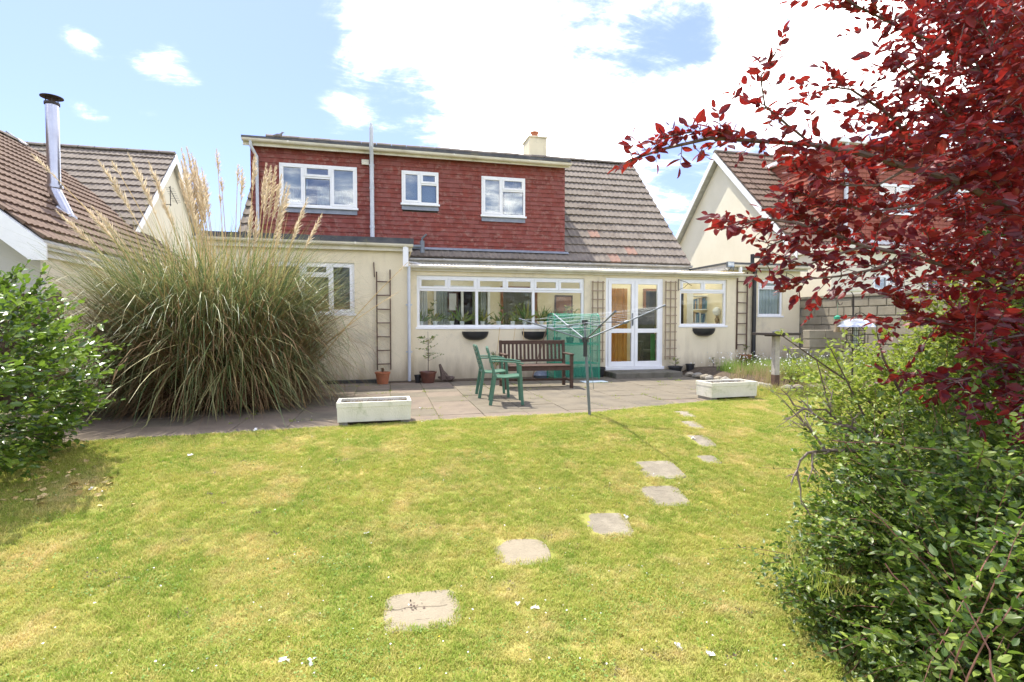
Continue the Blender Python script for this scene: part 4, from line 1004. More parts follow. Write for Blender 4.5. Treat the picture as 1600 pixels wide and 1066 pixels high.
b.build('frame_rail', M_gpole, gh)
for z in (.35, .78):
    b = MB()
    for k in range(6): y = gy0+.03+k*.09; b.tube([(gx0, y, z), (gx1, y, z)], .004, 4)
    b.build('wire_shelf', M_gpole, gh)
A = arch(0, .012); b = MB(); n = len(A); NXg = 14
for i in range(NXg+1):
    x = gx0-.012+(gx1-gx0+.024)*i/NXg
    for (_, y, z) in A: b.v.append((x, y + .012*mnoise.noise(Vector((x*5, y*4, z*5))), z + (.014*mnoise.noise(Vector((x*6, y*6, z))) if z > .2 else .03)))
for i in range(NXg):
    for k in range(n-1): b.f.append((i*n+k, i*n+k+1, (i+1)*n+k+1, (i+1)*n+k))
b.f += [tuple(range(n)), tuple(NXg*n+k for k in range(n))]
b.build('mesh_cover', M_gmesh, gh, smooth_=True, fix=False)
for i in range(3):
    b = MB(); x = gx0+.14+i*.3; b.lathe((x, 10.87, .79), [(.07, 0), (.09, .12), (.085, .12), (.08, .1)], 12); pp = b.build('plant_pot', M_black, None, smooth_=True); tag(pp, ['left', 'middle', 'right'][i]+' black pot on the upper shelf inside the green mini greenhouse', 'plant pot')

# ---- troughs
def make_trough():
    t = empty('trough', (0,0,0), '', 'planter', 'white rectangular planters')
    w, d, h, c = .86, .40, .25, .035
    b = MB(); o = [(-w/2,-d/2),(w/2,-d/2),(w/2,d/2),(-w/2,d/2)]; i_ = [(x*(1-2*c/w), y*(1-2*c/d)) for x, y in o]
    b.v = [(x*.985,y*.97,.045) for x,y in o]+[(x,y,h-.03) for x,y in o]+[(x*1.01,y*1.02,h-.03) for x,y in o]+[(x*1.01,y*1.02,h+.03) for x,y in o]+[(x,y,h+.03) for x,y in i_]+[(x,y,h-.05) for x,y in i_]
    for s_ in range(5): b.f += [(s_*4+k, s_*4+(k+1)%4, (s_+1)*4+(k+1)%4, (s_+1)*4+k) for k in range(4)]
    b.f.append((0,3,2,1)); local('box', b, M_trough, t, bevel=.006)
    b = MB()
    NN = 10
    for j in range(NN+1):
        for i in range(NN*2+1):
            b.v.append(((-.5+i/NN/2)*(w-.075), (-.5+j/NN)*(d-.075), h-.012+rnd.uniform(-.012,.014)))
    for j in range(NN):
        for i in range(NN*2): a = j*(NN*2+1)+i; b.f.append((a, a+1, a+NN*2+2, a+NN*2+1))
    local('soil', b, M_soil, t)
    for sx in (-.36, .36):
        b = MB(); b.box(sx-.05, sx+.05, -.17, .17, 0, .045); local('foot', b, M_mortar, t)
    return t
tr = make_trough(); p = onZ(585, 664, 0); tr.location = (p.x-.0, p.y+.19, 0); tr.rotation_euler.z = R(1); tr['label'] = 'white trough planter of bare soil at the lawn edge left of the chairs'
tr2 = copy_tree(tr); p = onZ(1143, 625, 0); tr2.location = (p.x+.04, p.y+.19, 0); tr2.rotation_euler.z = R(3); tr2['label'] = 'white trough planter with green streaks beside the flower bed, right of the dryer'

# ---- pots
def pot(px, py, D, r, h, m, label, Y=None, soil=True, name='plant_pot', taper=.72, cat='plant pot', lying=False):
    p = onZ(px, py, 0.0) if Y is None else Vector((onY(px, py, Y).x, Y, D))
    if Y is None and p.y > YF-r-.04: p = onY(px, py, YF-r-.04); p.z = 0
    b = MB(); b.lathe((p.x, p.y, p.z), [(r*taper, 0), (r*.97, h*.86), (r*1.06, h*.87), (r*1.06, h), (r*.95, h), (r*.9, h*.86)], 20)
    t = b.build(name, m, None, smooth_=True); tag(t, label, cat)
    if soil:
        b = MB(); b.lathe((p.x, p.y, p.z+h*.84), [(r*.9, 0), (r*.6, .012), (.01, .02)], 12); b.build('soil', M_soil, t)
    return t, p
tp1, P1 = pot(598, 600, 0, .145, .24, M_terra, 'terracotta pot at the foot of the ladder trellis on the left wall')
tp2, P2 = pot(669, 598, 0, .17, .23, M_brownpot, 'brown glazed pot holding a small leafy shrub beside the white downpipe')
pot(653, 598, 0, .07, .16, M_black, 'small black pot left of the brown glazed pot', soil=False)
pot(935, 589, 0, .15, .22, M_black, 'black pot at the foot of the lattice trellis left of the french doors')
tp3, P3 = pot(1055, 580, 0, .165, .2, M_black, 'wide black tub just right of the doorstep')
pot(1078, 583, 0, .10, .24, M_black, 'tall black pot right of the wide black tub')
tp4, P4 = pot(1114, 573, 0, .12, .14, M_black, 'low black pot by the wall under the hanging wall basket')
tp5, P5 = pot(1165, 561, 0.2, .15, .22, M_terra, 'weathered terracotta pot at the foot of the right ladder trellis', Y=11.55)
for i, (px, py, r, h) in enumerate(((902, 588, .10, .2), (915, 587, .12, .22), (888, 588, .09, .18), (873, 590, .1, .16))):
    pot(px, py, 0, r, h, M_black, ['black pot second from the left behind the bench arm', 'largest black pot under the mini greenhouse', 'small black pot third from the right under the mini greenhouse', 'shallow black pot leftmost under the mini greenhouse'][i])
# driftwood-like dark heap beside brown pot
p = onZ(700, 597, 0)
b = MB()
for (dx, dy, a, L, r) in ((-.10, 0, 1.9, .34, .06), (-.02, .05, 2.3, .3, .055), (.06, -.02, 2.75, .26, .05), (.12, .03, 2.95, .24, .06), (.0, .02, 3.0, .34, .05)):
    c0 = Vector((p.x+dx, p.y+dy, .05)); e_ = c0+Vector((math.cos(a)*L*.6, .03, math.sin(a)*L))
    b.tube([c0, c0.lerp(e_, .4)+Vector((.02,0,0)), e_], [r, r*.9, r*.4], 7)
tag(b.build('wood_lump', M_bark), 'dark gnarled lump of driftwood leaning by the brown pot', 'driftwood')
# flat mat, debris
p = onZ(928, 597, 0); b = MB(); b.box(p.x-.26, p.x+.26, p.y-.14, p.y+.14, .004, .014); tag(b.build('flat_mat', M_blue), 'pale blue-grey flat mat lying on the patio behind the dryer pole', 'mat')
p = onY(555, 602, 11.12); b = MB(); b.box(p.x-.62, p.x+.48, 11.02, 11.10, .0, .07); tag(b.build('drain_channel', M_black), 'black plastic trough lying against the foot of the left wall', 'trough')
p = onZ(846, 590, 0); b = MB(); b.lathe((p.x, p.y, 0), [(.16, 0), (.2, .06), (.14, .13), (.03, .17)], 9); b.v = [(x+.03*mnoise.noise(Vector((x*9, y*9, z*9))), y, z) for x, y, z in b.v]; tag(b.build('plastic_bag', mat('grey_blue_plastic', (.12,.15,.2), (.25,.28,.32), 20, .35), smooth_=True), 'crumpled grey-blue plastic bag under the bench', 'bag')

# ---- trellises
def ladder(px0, px1, py0, py1, Y, n, m, label, extra=None):
    x0, x1 = onY(px0, 500, Y).x, onY(px1, 500, Y).x; z1 = onY((px0+px1)/2, py0, Y).z; z0 = onY((px0+px1)/2, py1, Y).z
    t = empty('trellis', ((x0+x1)/2, Y, z0), label, 'trellis', 'wall trellises')
    for i, x in enumerate((x0, x1)): b = MB(); b.bar((x, Y, z0-(.0)), (x, Y, z1+(.05 if i else 0)), .026); b.build('upright', m, t)
    for k in range(n):
        z = z1-.2-(z1-.2-z0-.12)*k/(n-1); b = MB(); b.bar((x0, Y-.02, z), (x1, Y-.02, z+rnd.uniform(-.008,.008)), .022); b.build('rung', m, t)
    return t
ladder(589, 610, 425, 578, YA-.05, 7, M_rust, 'narrow dark brown ladder trellis on the wall left of the white downpipe')
ladder(1151.5, 1167, 428, 546, YX-.05, 7, M_rust, 'narrow rusty ladder trellis beside the black pipe on the right')
def lattice(px0, px1, py0, py1, Y, n, m, label):
    x0, x1 = onY(px0, 500, Y).x, onY(px1, 500, Y).x; z1 = onY(px0, py0, Y).z; z0 = onY(px0, py1, Y).z
    t = empty('trellis', ((x0+x1)/2, Y, z0), label, 'trellis', 'wall trellises')
    for k in range(3): x = x0+(x1-x0)*k/2; b = MB(); b.bar((x, Y, z0), (x, Y, z1), .022); b.build('upright', m, t)
    for k in range(n): z = z1-.03-(z1-z0-.1)*k/(n-1); b = MB(); b.bar((x0-.03, Y-.018, z), (x1+.03, Y-.018, z), .02); b.build('rung', m, t)
lattice(926, 942, 439, 566, YF-.05, 10, M_trel2, 'pale brown lattice trellis on the wall left of the french doors')
lattice(1040, 1055, 439, 562, YF-.05, 10, M_trel2, 'pale brown lattice trellis on the wall right of the french doors')
a = onY(584, 410, YA-.03); c = onY(585, 433, YA-.03); b = MB(); b.bar(a, c, .02); tag(b.build('wall_batten', M_rust), 'short dark batten fixed to the wall above the left ladder trellis', 'batten')
# hanging basket brackets
def bracket(px, py, Y, lab, s=1):
    p = onY(px, py, Y); b = MB(); b.tube([(p.x, Y, p.z-.18), (p.x, Y, p.z+.1)], .008, 6); b.tube([(p.x, Y, p.z+.09), (p.x+.12*s, Y-.15, p.z+.02), (p.x+.2*s, Y-.25, p.z-.07)], .007, 6); b.tube([(p.x, Y, p.z-.16), (p.x+.1*s, Y-.1, p.z-.1), (p.x+.14*s, Y-.2, p.z-.02)], .005, 6)
    tag(b.build('basket_bracket', M_iron, smooth_=True), lab, 'bracket', 'hanging basket brackets')
bracket(1060, 443, YF-.02, 'black scrolled bracket on the wall left of the right-hand window'); bracket(1166, 436, YX-.02, 'black scrolled bracket above the right ladder trellis'); bracket(1229, 432, YX-.02, 'black bracket near the right end of the extension wall', .3)
# wall baskets
for px, py, w, lab in ((742.5, 518, 42, 'leftmost black half-round wall basket under the long window'), (835, 518, 40, 'black half-round wall basket under the long window, above the bench'), (1099, 513, 35, 'black half-round wall basket under the right-hand window')):
    x0, x1 = onY(px-w/2, 515, YF).x, onY(px+w/2, 515, YF).x; z = onY(px, py, YF).z; r = (x1-x0)/2; b = MB(); nn = 12; mm_ = 5
    for j in range(mm_+1):
        ph = j/mm_*math.pi/2
        for k in range(nn+1):
            a = math.pi*k/nn; rr_ = math.cos(ph)**.6 if j < mm_ else .35
            b.v.append(((x0+x1)/2 - math.cos(a)*r*rr_, YF-.008-math.sin(a)*.17*rr_, z-.19*math.sin(ph)))
    for j in range(mm_):
        for k in range(nn): q_ = j*(nn+1)+k; b.f.append((q_, q_+1, q_+nn+2, q_+nn+1))
    b.f.append(tuple(mm_*(nn+1)+k for k in range(nn+1)))
    bk = b.build('wall_basket', M_black, smooth_=True, fix=False); tag(bk, lab, 'wall basket', 'half-round wall baskets')
    b = MB(); b.v = [((x0+x1)/2-math.cos(math.pi*k/nn)*r*.95, YF-.009-math.sin(math.pi*k/nn)*.16, z-.02+rnd.uniform(-.01,.012)) for k in range(nn+1)]; b.f = [tuple(range(nn+1))]; b.build('soil', M_soil, bk, fix=False)
# canes
for i, (xa, ya, xb, yb) in enumerate(((781, 512, 776, 556), (805, 513, 801, 545), (818, 513, 818, 540), (862, 487, 845, 545))):
    a = onY(xa, ya, 11.25); c = onY(xb, yb, 11.2); c = a + (c-a)*1.8; c.z = max(c.z, 0); b = MB(); b.tube([a, c], .007 if i < 3 else .014, 6)
    tag(b.build('garden_cane', M_straw if i < 3 else M_trel), ['leftmost thin cane leaning on the wall behind the green chairs', 'thin cane leaning on the wall behind the left end of the bench', 'short thin cane on the wall behind the bench back', 'thick brown stick leaning against the left side of the mini greenhouse'][i], 'cane')

# ---- bird table
p = onZ(1211, 612, 0); q = onY(1210, 523, p.y)
bt = empty('bird_table', (p.x, p.y, 0), 'bird table: pale post with dark foot and flat dark tray, beside the flower bed', 'bird table')
b = MB(); b.box(p.x-.05, p.x+.05, p.y-.05, p.y+.05, .30, q.z-.02); b.build('post', mat('weathered_post', (.48,.44,.38), (.36,.33,.28), 14, .8, .3, 60), bt, bevel=.006)
b = MB(); b.box(p.x-.052, p.x+.052, p.y-.052, p.y+.052, -.1, .30); b.build('post_foot', M_rust, bt, bevel=.006)
b = MB(); b.box(p.x-.31, p.x+.31, p.y-.24, p.y+.24, q.z-.01, q.z+.035); b.box(p.x-.16, p.x+.1, p.y-.1, p.y+.1, q.z-.03, q.z); b.build('tray', M_iron, bt, bevel=.003)
b = MB(); b.lathe((p.x+.02, p.y, q.z+.022), [(.09, 0), (.08, .03), (.03, .055)], 10); b.build('food_dish', M_black, bt, smooth_=True)

# ---- bird feeding station
p = onG(1331, 655); hz = onY(1326, 453, p.y)
fs = empty('bird_feeder_pole', p, 'dark metal bird feeding pole with scrolled hooks and a small top tray coloured white for the sun on it', 'feeder pole')
b = MB(); b.tube([p-Vector((0,0,.2)), (p.x-.02, p.y, hz.z-.08)], .013, 8); b.build('pole', M_iron, fs)
b = MB(); b.lathe((p.x-.02, p.y, hz.z-.03), [(.02, 0), (.13, .005), (.14, .03), (.12, .03), (.10, .012)], 16); b.build('tray', M_white, fs, smooth_=True)  # sunlight on the tray is put into its white colour
for sx, zz, sc in ((-1, hz.z-.1, 1), (1, hz.z-.42, .9)):
    b = MB(); pts = [(p.x-.02, p.y, zz-.12)]
    for k in range(13): a = math.pi*k/12; pts.append((p.x-.02+sx*(.135-.135*math.cos(a))*sc, p.y, zz+.10*math.sin(a)*sc))
    for k in range(6): a = math.pi+k/5*math.pi*.9; pts.append((p.x-.02+sx*(.27-.04+.04*math.cos(a+math.pi))*sc, p.y, zz-.07+.05*math.sin(a)))
    b.tube(pts, .006, 6); b.build('hook', M_iron, fs, smooth_=True)
# dome feeder hangs from the pole
q = onY(1337, 511, p.y-.12)
df = empty('bird_feeder', q, 'caged bird feeder under a large shiny domed baffle', 'bird feeder')
b = MB(); b.lathe((q.x, q.y, q.z), [(.245, 0), (.235, .02), (.20, .06), (.14, .095), (.07, .115), (.01, .12)], 28); b.build('dome', M_dome, df, smooth_=True)
b = MB(); b.tube([(q.x, q.y, q.z+.11), (q.x, q.y, q.z+.2)], .004, 5)
for k in range(14):
    a = 2*math.pi*k/14; r = .115
    b.tube([(q.x+.03*math.cos(a), q.y+.03*math.sin(a), q.z+.03), (q.x+r*math.cos(a), q.y+r*math.sin(a), q.z-.04), (q.x+r*math.cos(a), q.y+r*math.sin(a), q.z-.26), (q.x+.03*math.cos(a), q.y+.03*math.sin(a), q.z-.32)], .0032, 4)
for z in (-.05, -.12, -.19, -.26): b.tube([(q.x+.116*math.cos(2*math.pi*k/16), q.y+.116*math.sin(2*math.pi*k/16), q.z+z) for k in range(17)], .0032, 4)
b.build('cage', M_iron, df)
b = MB(); b.tube([(q.x, q.y, q.z-.28), (q.x, q.y, q.z+.0)], .032, 12); b.build('seed_tube', M_dome, df, smooth_=True)
q = Vector((p.x-.29, p.y, hz.z-.42))
b = MB(); b.tube([(q.x, q.y, q.z+.27), (q.x, q.y, q.z+.05)], .003, 4); b.lathe((q.x, q.y, q.z+.0), [(.05, 0), (.045, .03), (.01, .055)], 12); sf = b.build('bird_feeder', M_gpole, smooth_=True); tag(sf, 'small green-topped seed feeder hanging left of the pole', 'bird feeder')
b = MB(); b.tube([(q.x, q.y, q.z-.17), (q.x, q.y, q.z)], .032, 10); b.tube([(q.x, q.y, q.z-.19), (q.x, q.y, q.z-.165)], .045, 10); b.build('seed_tube', M_trel2, sf)

# ---- bird on roof
p = onY(434, 218, 15.2); p.z = 5.48+.09+(p.y-13.43)*(.59/3.6)*2*.5 + .0
zz = 5.565+(p.y-13.43)*((ZR-.10-5.565)/(YR-.02-13.43))
b = MB(); b.tube([(p.x-.20, p.y, zz+.13), (p.x-.10, p.y, zz+.15), (p.x, p.y, zz+.16), (p.x+.10, p.y, zz+.18), (p.x+.15, p.y, zz+.24), (p.x+.17, p.y, zz+.285), (p.x+.21, p.y, zz+.28), (p.x+.25, p.y, zz+.275)], [.012, .045, .075, .065, .035, .034, .02, .005], 8)
b.tube([(p.x, p.y-.02, zz), (p.x+.01, p.y-.02, zz+.1)], .006, 4); b.tube([(p.x, p.y+.02, zz), (p.x+.01, p.y+.02, zz+.1)], .006, 4)
b.v = [tuple(Vector((p.x, p.y, zz))+(Vector(v)-Vector((p.x, p.y, zz)))*.68) for v in b.v]
tag(b.build('pigeon', mat('pigeon_grey', (.16,.15,.16), (.3,.27,.25), 20, .8), smooth_=True), 'grey pigeon standing on the dormer roof near its left end', 'bird')

# ================================================================ VEGETATION
leaf6 = [(0,0,0),(.17,.17,.04),(.25,.42,.06),(.20,.70,.03),(.08,.90,-.03),(0,1,-.10),(-.08,.90,-.03),(-.20,.70,.03),(-.25,.42,.06),(-.17,.17,.04),(0,.45,-.03)]
leaf6f = [(i,(i+1)%10,10) for i in range(10)]
leaf4 = [(0,0,0),(.30,.5,.06),(0,1,-.04),(-.30,.5,.06)]; leaf4f = [(0,1,2),(0,2,3)]
UP = np.array([0,0,1.])
class Leaves:
    def __init__(s): s.p = []; s.a = []; s.u = []; s.s = []
    def shoot(s, base, d, L, nl, size, droop=.3, wig=.1, alt=.9, start=.12, stems=None, sr=.004, upb=.4, tipclump=0):
        base = np.asarray(base, float); d = np.asarray(d, float); d = d/np.linalg.norm(d)
        n = 6; pts = [base]; cur = d.copy()
        for k in range(n):
            cur = cur + np.array([0,0,-droop/n]) + nr.normal(size=3)*wig/ n**.5
            cur /= np.linalg.norm(cur); pts.append(pts[-1] + cur*L/n)
        P = np.array(pts); t = np.linspace(start, 1, nl) + nr.normal(size=nl)*.01; t = np.clip(t, 0, 1)*n; i = np.minimum(t.astype(int), n-1); f = (t-i)[:,None]
        pos = P[i]*(1-f) + P[i+1]*f; tan = P[i+1]-P[i]; tan /= np.linalg.norm(tan, axis=1)[:,None]
        side = np.cross(tan, UP) ; side /= (np.linalg.norm(side, axis=1)[:,None]+1e-6)
        sg = np.where(np.arange(nl) % 2, 1, -1)[:,None]
        ax = tan*.55 + side*sg*alt + nr.normal(size=(nl,3))*.38 + UP*upb*.2
        ax[-1] = tan[-1]
        up = UP*upb + nr.normal(size=(nl,3))*.55 + tan*.1
        s.p.append(pos); s.a.append(ax); s.u.append(up); s.s.append(size*(.5+.85*nr.random(nl))*np.where(t/n > .93, .75, 1))
        if stems is not None: stems.tube([Vector(q) for q in P[::2]] if n > 3 else P, [sr*(1-.75*k/3) for k in range(4)], 4, cap=False)
        return P
    def arrays(s):
        return np.concatenate(s.p), frames(np.concatenate(s.a), np.concatenate(s.u)), np.concatenate(s.s)
    def build(s, parent, m, nparts=0, tmpl=None, wid=1., stuffname='foliage', partname='leaf', trim=None):
        tv, tf = tmpl or (leaf4, leaf4f); tv = np.array(tv)*np.array([wid, 1, 1]); p, Rm, sz = s.arrays()
        if trim is not None: k = trim(p); p, Rm, sz = p[k], Rm[k], sz[k]
        fo = None
        order = np.argsort(np.linalg.norm(p - np.array(CAM), axis=1) / sz) if nparts else np.arange(len(p))
        if nparts:   # only leaves the camera can meet
            inv = CM.inverted(); ci = np.array(inv); q = (p - np.array(CAM)) @ ci.T
            vis = (q[:,2] < 0) & (np.abs(q[:,0]/-q[:,2]) < .97) & (np.abs(q[:,1]/-q[:,2]) < .64)
            order = np.concatenate([order[vis[order]], order[~vis[order]]])
        rest = order[nparts:]
        fo = scatter(stuffname, tv, tf, Rm[rest], p[rest], sz[rest], m, parent); fo['kind'] = 'stuff'
        if nparts:
            me = bpy.data.meshes.new(partname); me.from_pydata([tuple(v) for v in tv], [], tf); me.materials.append(m); me.update()
            for k in order[:nparts]:
                o = bpy.data.objects.new(partname, me); COL.objects.link(o); o.parent = parent
                M = Matrix(Rm[k].tolist()).to_4x4(); M = M @ Matrix.Scale(float(sz[k]), 4); M.translation = p[k]
                o.matrix_parent_inverse = parent.matrix_basis.inverted(); o.matrix_basis = M
        return fo
def unit(n=1):
    v = nr.normal(size=(n,3)); return v/np.linalg.norm(v, axis=1)[:,None]

# ---- pampas grass
pc = Vector((-2.52, 8.75, 0)); pg = empty('pampas_grass', pc, 'huge clump of pampas grass with tall feathery cream plumes beside the left annex', 'pampas grass')
def blades(n, r0, Lr, wr, lean, droop, m, name, seg=7, zmin=.02, rs=1.0, spread=None):
    V = []; F = []; T = []
    for i in range(n):
        a = nr.random()*2*math.pi; rr = r0*math.sqrt(nr.random())
        bx, by = rr*math.cos(a)*1.02, rr*math.sin(a)*.75
        oa = math.atan2(by, bx) + nr.normal()*.8; kb = int(nr.integers(2, seg)) if nr.random() < .35 else 99; kd = nr.uniform(.4, 1.7); L = Lr[0]+(Lr[1]-Lr[0])*nr.random(); w = wr*(.6+.8*nr.random())
        le = lean[0]+(lean[1]-lean[0])*nr.random()*(.35+.65*rr/r0); el = math.pi/2-le; dr_ = droop[0]+(droop[1]-droop[0])*nr.random()**1.3
        p = np.array([pc.x+bx, pc.y+by, zmin]); o = len(V); tw_ = nr.normal()*.6
        tone = nr.random()
        for k in range(seg+1):
            f = k/seg; ca, sa = math.cos(oa), math.sin(oa); e = el - dr_*f**1.8 - (kd if k >= kb else 0)
            d = np.array([math.cos(e)*ca, math.cos(e)*sa, math.sin(e)]); s_ = np.array([-math.sin(oa+tw_*f), math.cos(oa+tw_*f), 0])
            ww = w*(1-f**2.2)*.5+.0004
            V.append(p-s_*ww); V.append(p+s_*ww); T += [tone, tone]
            p = p + d*L/seg
            if p[2] < .012: p[2] = .012+nr.random()*.02
        for k in range(seg): F.append((o+2*k, o+2*k+1, o+2*k+3, o+2*k+2))
    me = bpy.data.meshes.new(name); me.from_pydata([tuple(v) for v in V], [], F); me.update(); me.materials.append(m)
    me.polygons.foreach_set('use_smooth', [True]*len(F)); at = me.attributes.new('tone', 'FLOAT', 'POINT'); at.data.foreach_set('value', np.array(T, np.float32))
    o = obj(name, me, pg); o['kind'] = 'stuff'; return o
blades(5200, .95, (2.0, 3.0), .015, (.02, .50), (.5, 2.6), M_pamp, 'leaf_blades', seg=8)
blades(2200, 1.0, (1.3, 2.1), .014, (.3, .9), (.6, 2.4), M_pamp, 'outer_leaf_blades', seg=8)
blades(4200, 1.0, (1.2, 2.6), .017, (.05, .65), (.9, 2.9), M_pampd, 'dry_leaf_blades', seg=8)
blades(3600, 1.1, (.5, 1.2), .018, (.4, 1.35), (.5, 2.6), M_pampd, 'thatch_blades', seg=6)
blades(330, .85, (2.2, 3.0), .017, (.02, .34), (.0, .35), M_straw, 'straw_leaf_stalks', seg=6)
# plumes: (tip px, tip py, base px, plume length px)
plumes = [(49,240,190,42),(88,330,180,75),(127,318,195,80),(143,322,205,70),(153,250,225,85),(175,252,235,30),(200,240,240,90),(232,253,262,65),(245,292,268,60),(110,120,0,0),
 (283,232,285,120),(291,230,295,130),(299,240,303,120),(305,250,310,100),(315,262,318,80),(338,233,330,45),(345,277,342,30),(343,305,340,20),(372,257,355,35),(378,262,365,60),(286,262,282,130),(297,290,297,120),(279,270,280,60),(289,300,288,40),(303,280,300,50),(308,300,304,40),(283,250,284,70),(262,330,275,30),(320,300,322,30),
 (398,240,400,60),(393,318,396,70),(402,330,404,60),(416,256,412,80),(423,258,420,90),(431,260,428,90),(440,272,425,80),(452,290,438,75),(447,287,440,90),(438,350,440,60),(465,352,460,22),(480,310,465,75),(503,334,480,60)]
pl_done = 0
def plume(tip, base, plen, bend, fat=1.0, dens=1.0):
    a = Vector(base); c = Vector(tip); n = 14; pts = []
    for k in range(n+1):
        f = k/n; q = a.lerp(c, f); q += Vector(bend)*(math.sin(f*math.pi)*.5); pts.append(q)
    L = sum((pts[k+1]-pts[k]).length for k in range(n)); t0 = max(0., 1-plen/L)
    b = MB(); b.tube([q for q in pts], [.011-.007*k/n for k in range(n+1)], 5, cap=False); st = b.build('stem', M_straw, pg)
    def at(f):
        k = min(n-1, int(f*n)); return pts[k].lerp(pts[k+1], f*n-k), (pts[k+1]-pts[k]).normalized()
    m = int(170*dens*max(.4, plen/.6)); P = []; A = []; Sz = []
    for i in range(m):
        g = nr.random()**.9; q, d = at(t0+(1-t0)*g); env = math.sin(min(1, (g+.08)*1.0)*math.pi)**.6 if g < .5 else (1-(g-.5)*1.5)
        env = max(.25, env)
        v = unit()[0]; v = v - np.array(d)*v.dot(np.array(d)); ax = np.array(d)*1.1 + v*.55 + np.array([.22, -.05, -.12]); P.append(q[:]); A.append(ax); Sz.append(.11*env*fat*(.6+.7*nr.random()))
    P = np.array(P); A = np.array(A); Sz = np.array(Sz)
    tv = [(-.035,0,0),(.035,0,0),(.05,.5,.03),(-.05,.5,.03),(0,1,-.08)]; tf = [(0,1,2,3),(3,2,4)]
    o = scatter('plume', tv, tf, frames(A, unit(m)), P, Sz, M_plume, st)
for (tx, ty, bx, plen) in plumes:
    if plen == 0: continue
    Y = 8.75 + rnd.uniform(-.45, .45)
    tip = onY(tx, ty, Y+rnd.uniform(-.2,.2)); base = onY(bx+ (330-bx)*.25, 440, Y); base = Vector((-2.1 + (base.x+2.1)*.55, pc.y+(Y-8.75)*.8, .25))
    plume(tip, base, plen*8.3/820, ((tip.x-base.x)*-.28, 0, .12), fat=.75+plen/200, dens=.85)
for (tx, ty, ex_, ey_, pln) in ((637, 410, 500, 560, 42), (626, 454, 480, 560, 40)):
    tip = onY(tx, ty, 9.6); a = onY(ex_, ey_, 9.0); plume(tip, a, pln*9/820, (0, 0, .1), fat=.55, dens=.6)
blades(500, .9, (1.2, 2.2), .008, (.3, 1.2), (.8, 1.8), M_pampd, 'straw_leaf_blades', seg=7)

# ---- left camellia bush
bc = np.array([-3.72, 5.35, .62]); br = np.array([1.06, 1.1, 1.02])
cb_ = empty('camellia_bush', (bc[0], bc[1], ground(bc[0], bc[1])), 'rounded glossy green camellia bush at the left edge of the lawn', 'bush')
Lv = Leaves(); stems = MB()
zb0 = ground(bc[0], bc[1])
for i in range(1500):
    u = unit()[0]; 
    if u[2] < -.75: continue
    k = .62+.38*nr.random()**.5; k *= 1+.16*mnoise.noise(Vector(u*2.3))
    if u[2] < -.2: k *= .9
    p = bc+u*br*k
    if p[2] < zb0+.08: p[2] = zb0+.08+nr.random()*.2
    d = u*np.array([1,1,.8])+np.array([0,0,.45]); L = .22+.16*nr.random()
    Lv.shoot(p-d/np.linalg.norm(d)*.1, d, L, 9, .075, droop=.25, wig=.25, stems=stems if i % 3 == 0 else None, sr=.004, alt=1.0, upb=.8)
for px, py in ((20, 428), (75, 440), (58, 452), (110, 475), (118, 505), (8, 445), (150, 610), (160, 640), (155, 585), (95, 700), (40, 410), (85, 425)):
    q = atD(px, py, 4.75); a = Vector(bc.tolist()).lerp(q, .72); d = q-a; Lv.shoot(a, d, d.length, 14, .075, droop=.0, wig=.15, stems=stems, sr=.006, upb=.8)
tb = stems.build('twigs', M_bark, cb_, fix=False); tb['kind'] = 'stuff'
Lv.build(cb_, M_camel, 300, (leaf6, leaf6f), 1.0)
b = MB()
for k in range(6):
    u = unit()[0]; e_ = bc+np.array([u[0]*.6, u[1]*.6, .2]); b.tube([(bc[0]+u[0]*.08, bc[1]+u[1]*.08, zb0-.05), Vector((bc*.6+e_*.4).tolist()), Vector(e_.tolist())], [.035, .025, .01], 7)
b.build('trunk', M_bark, cb_, smooth_=True)

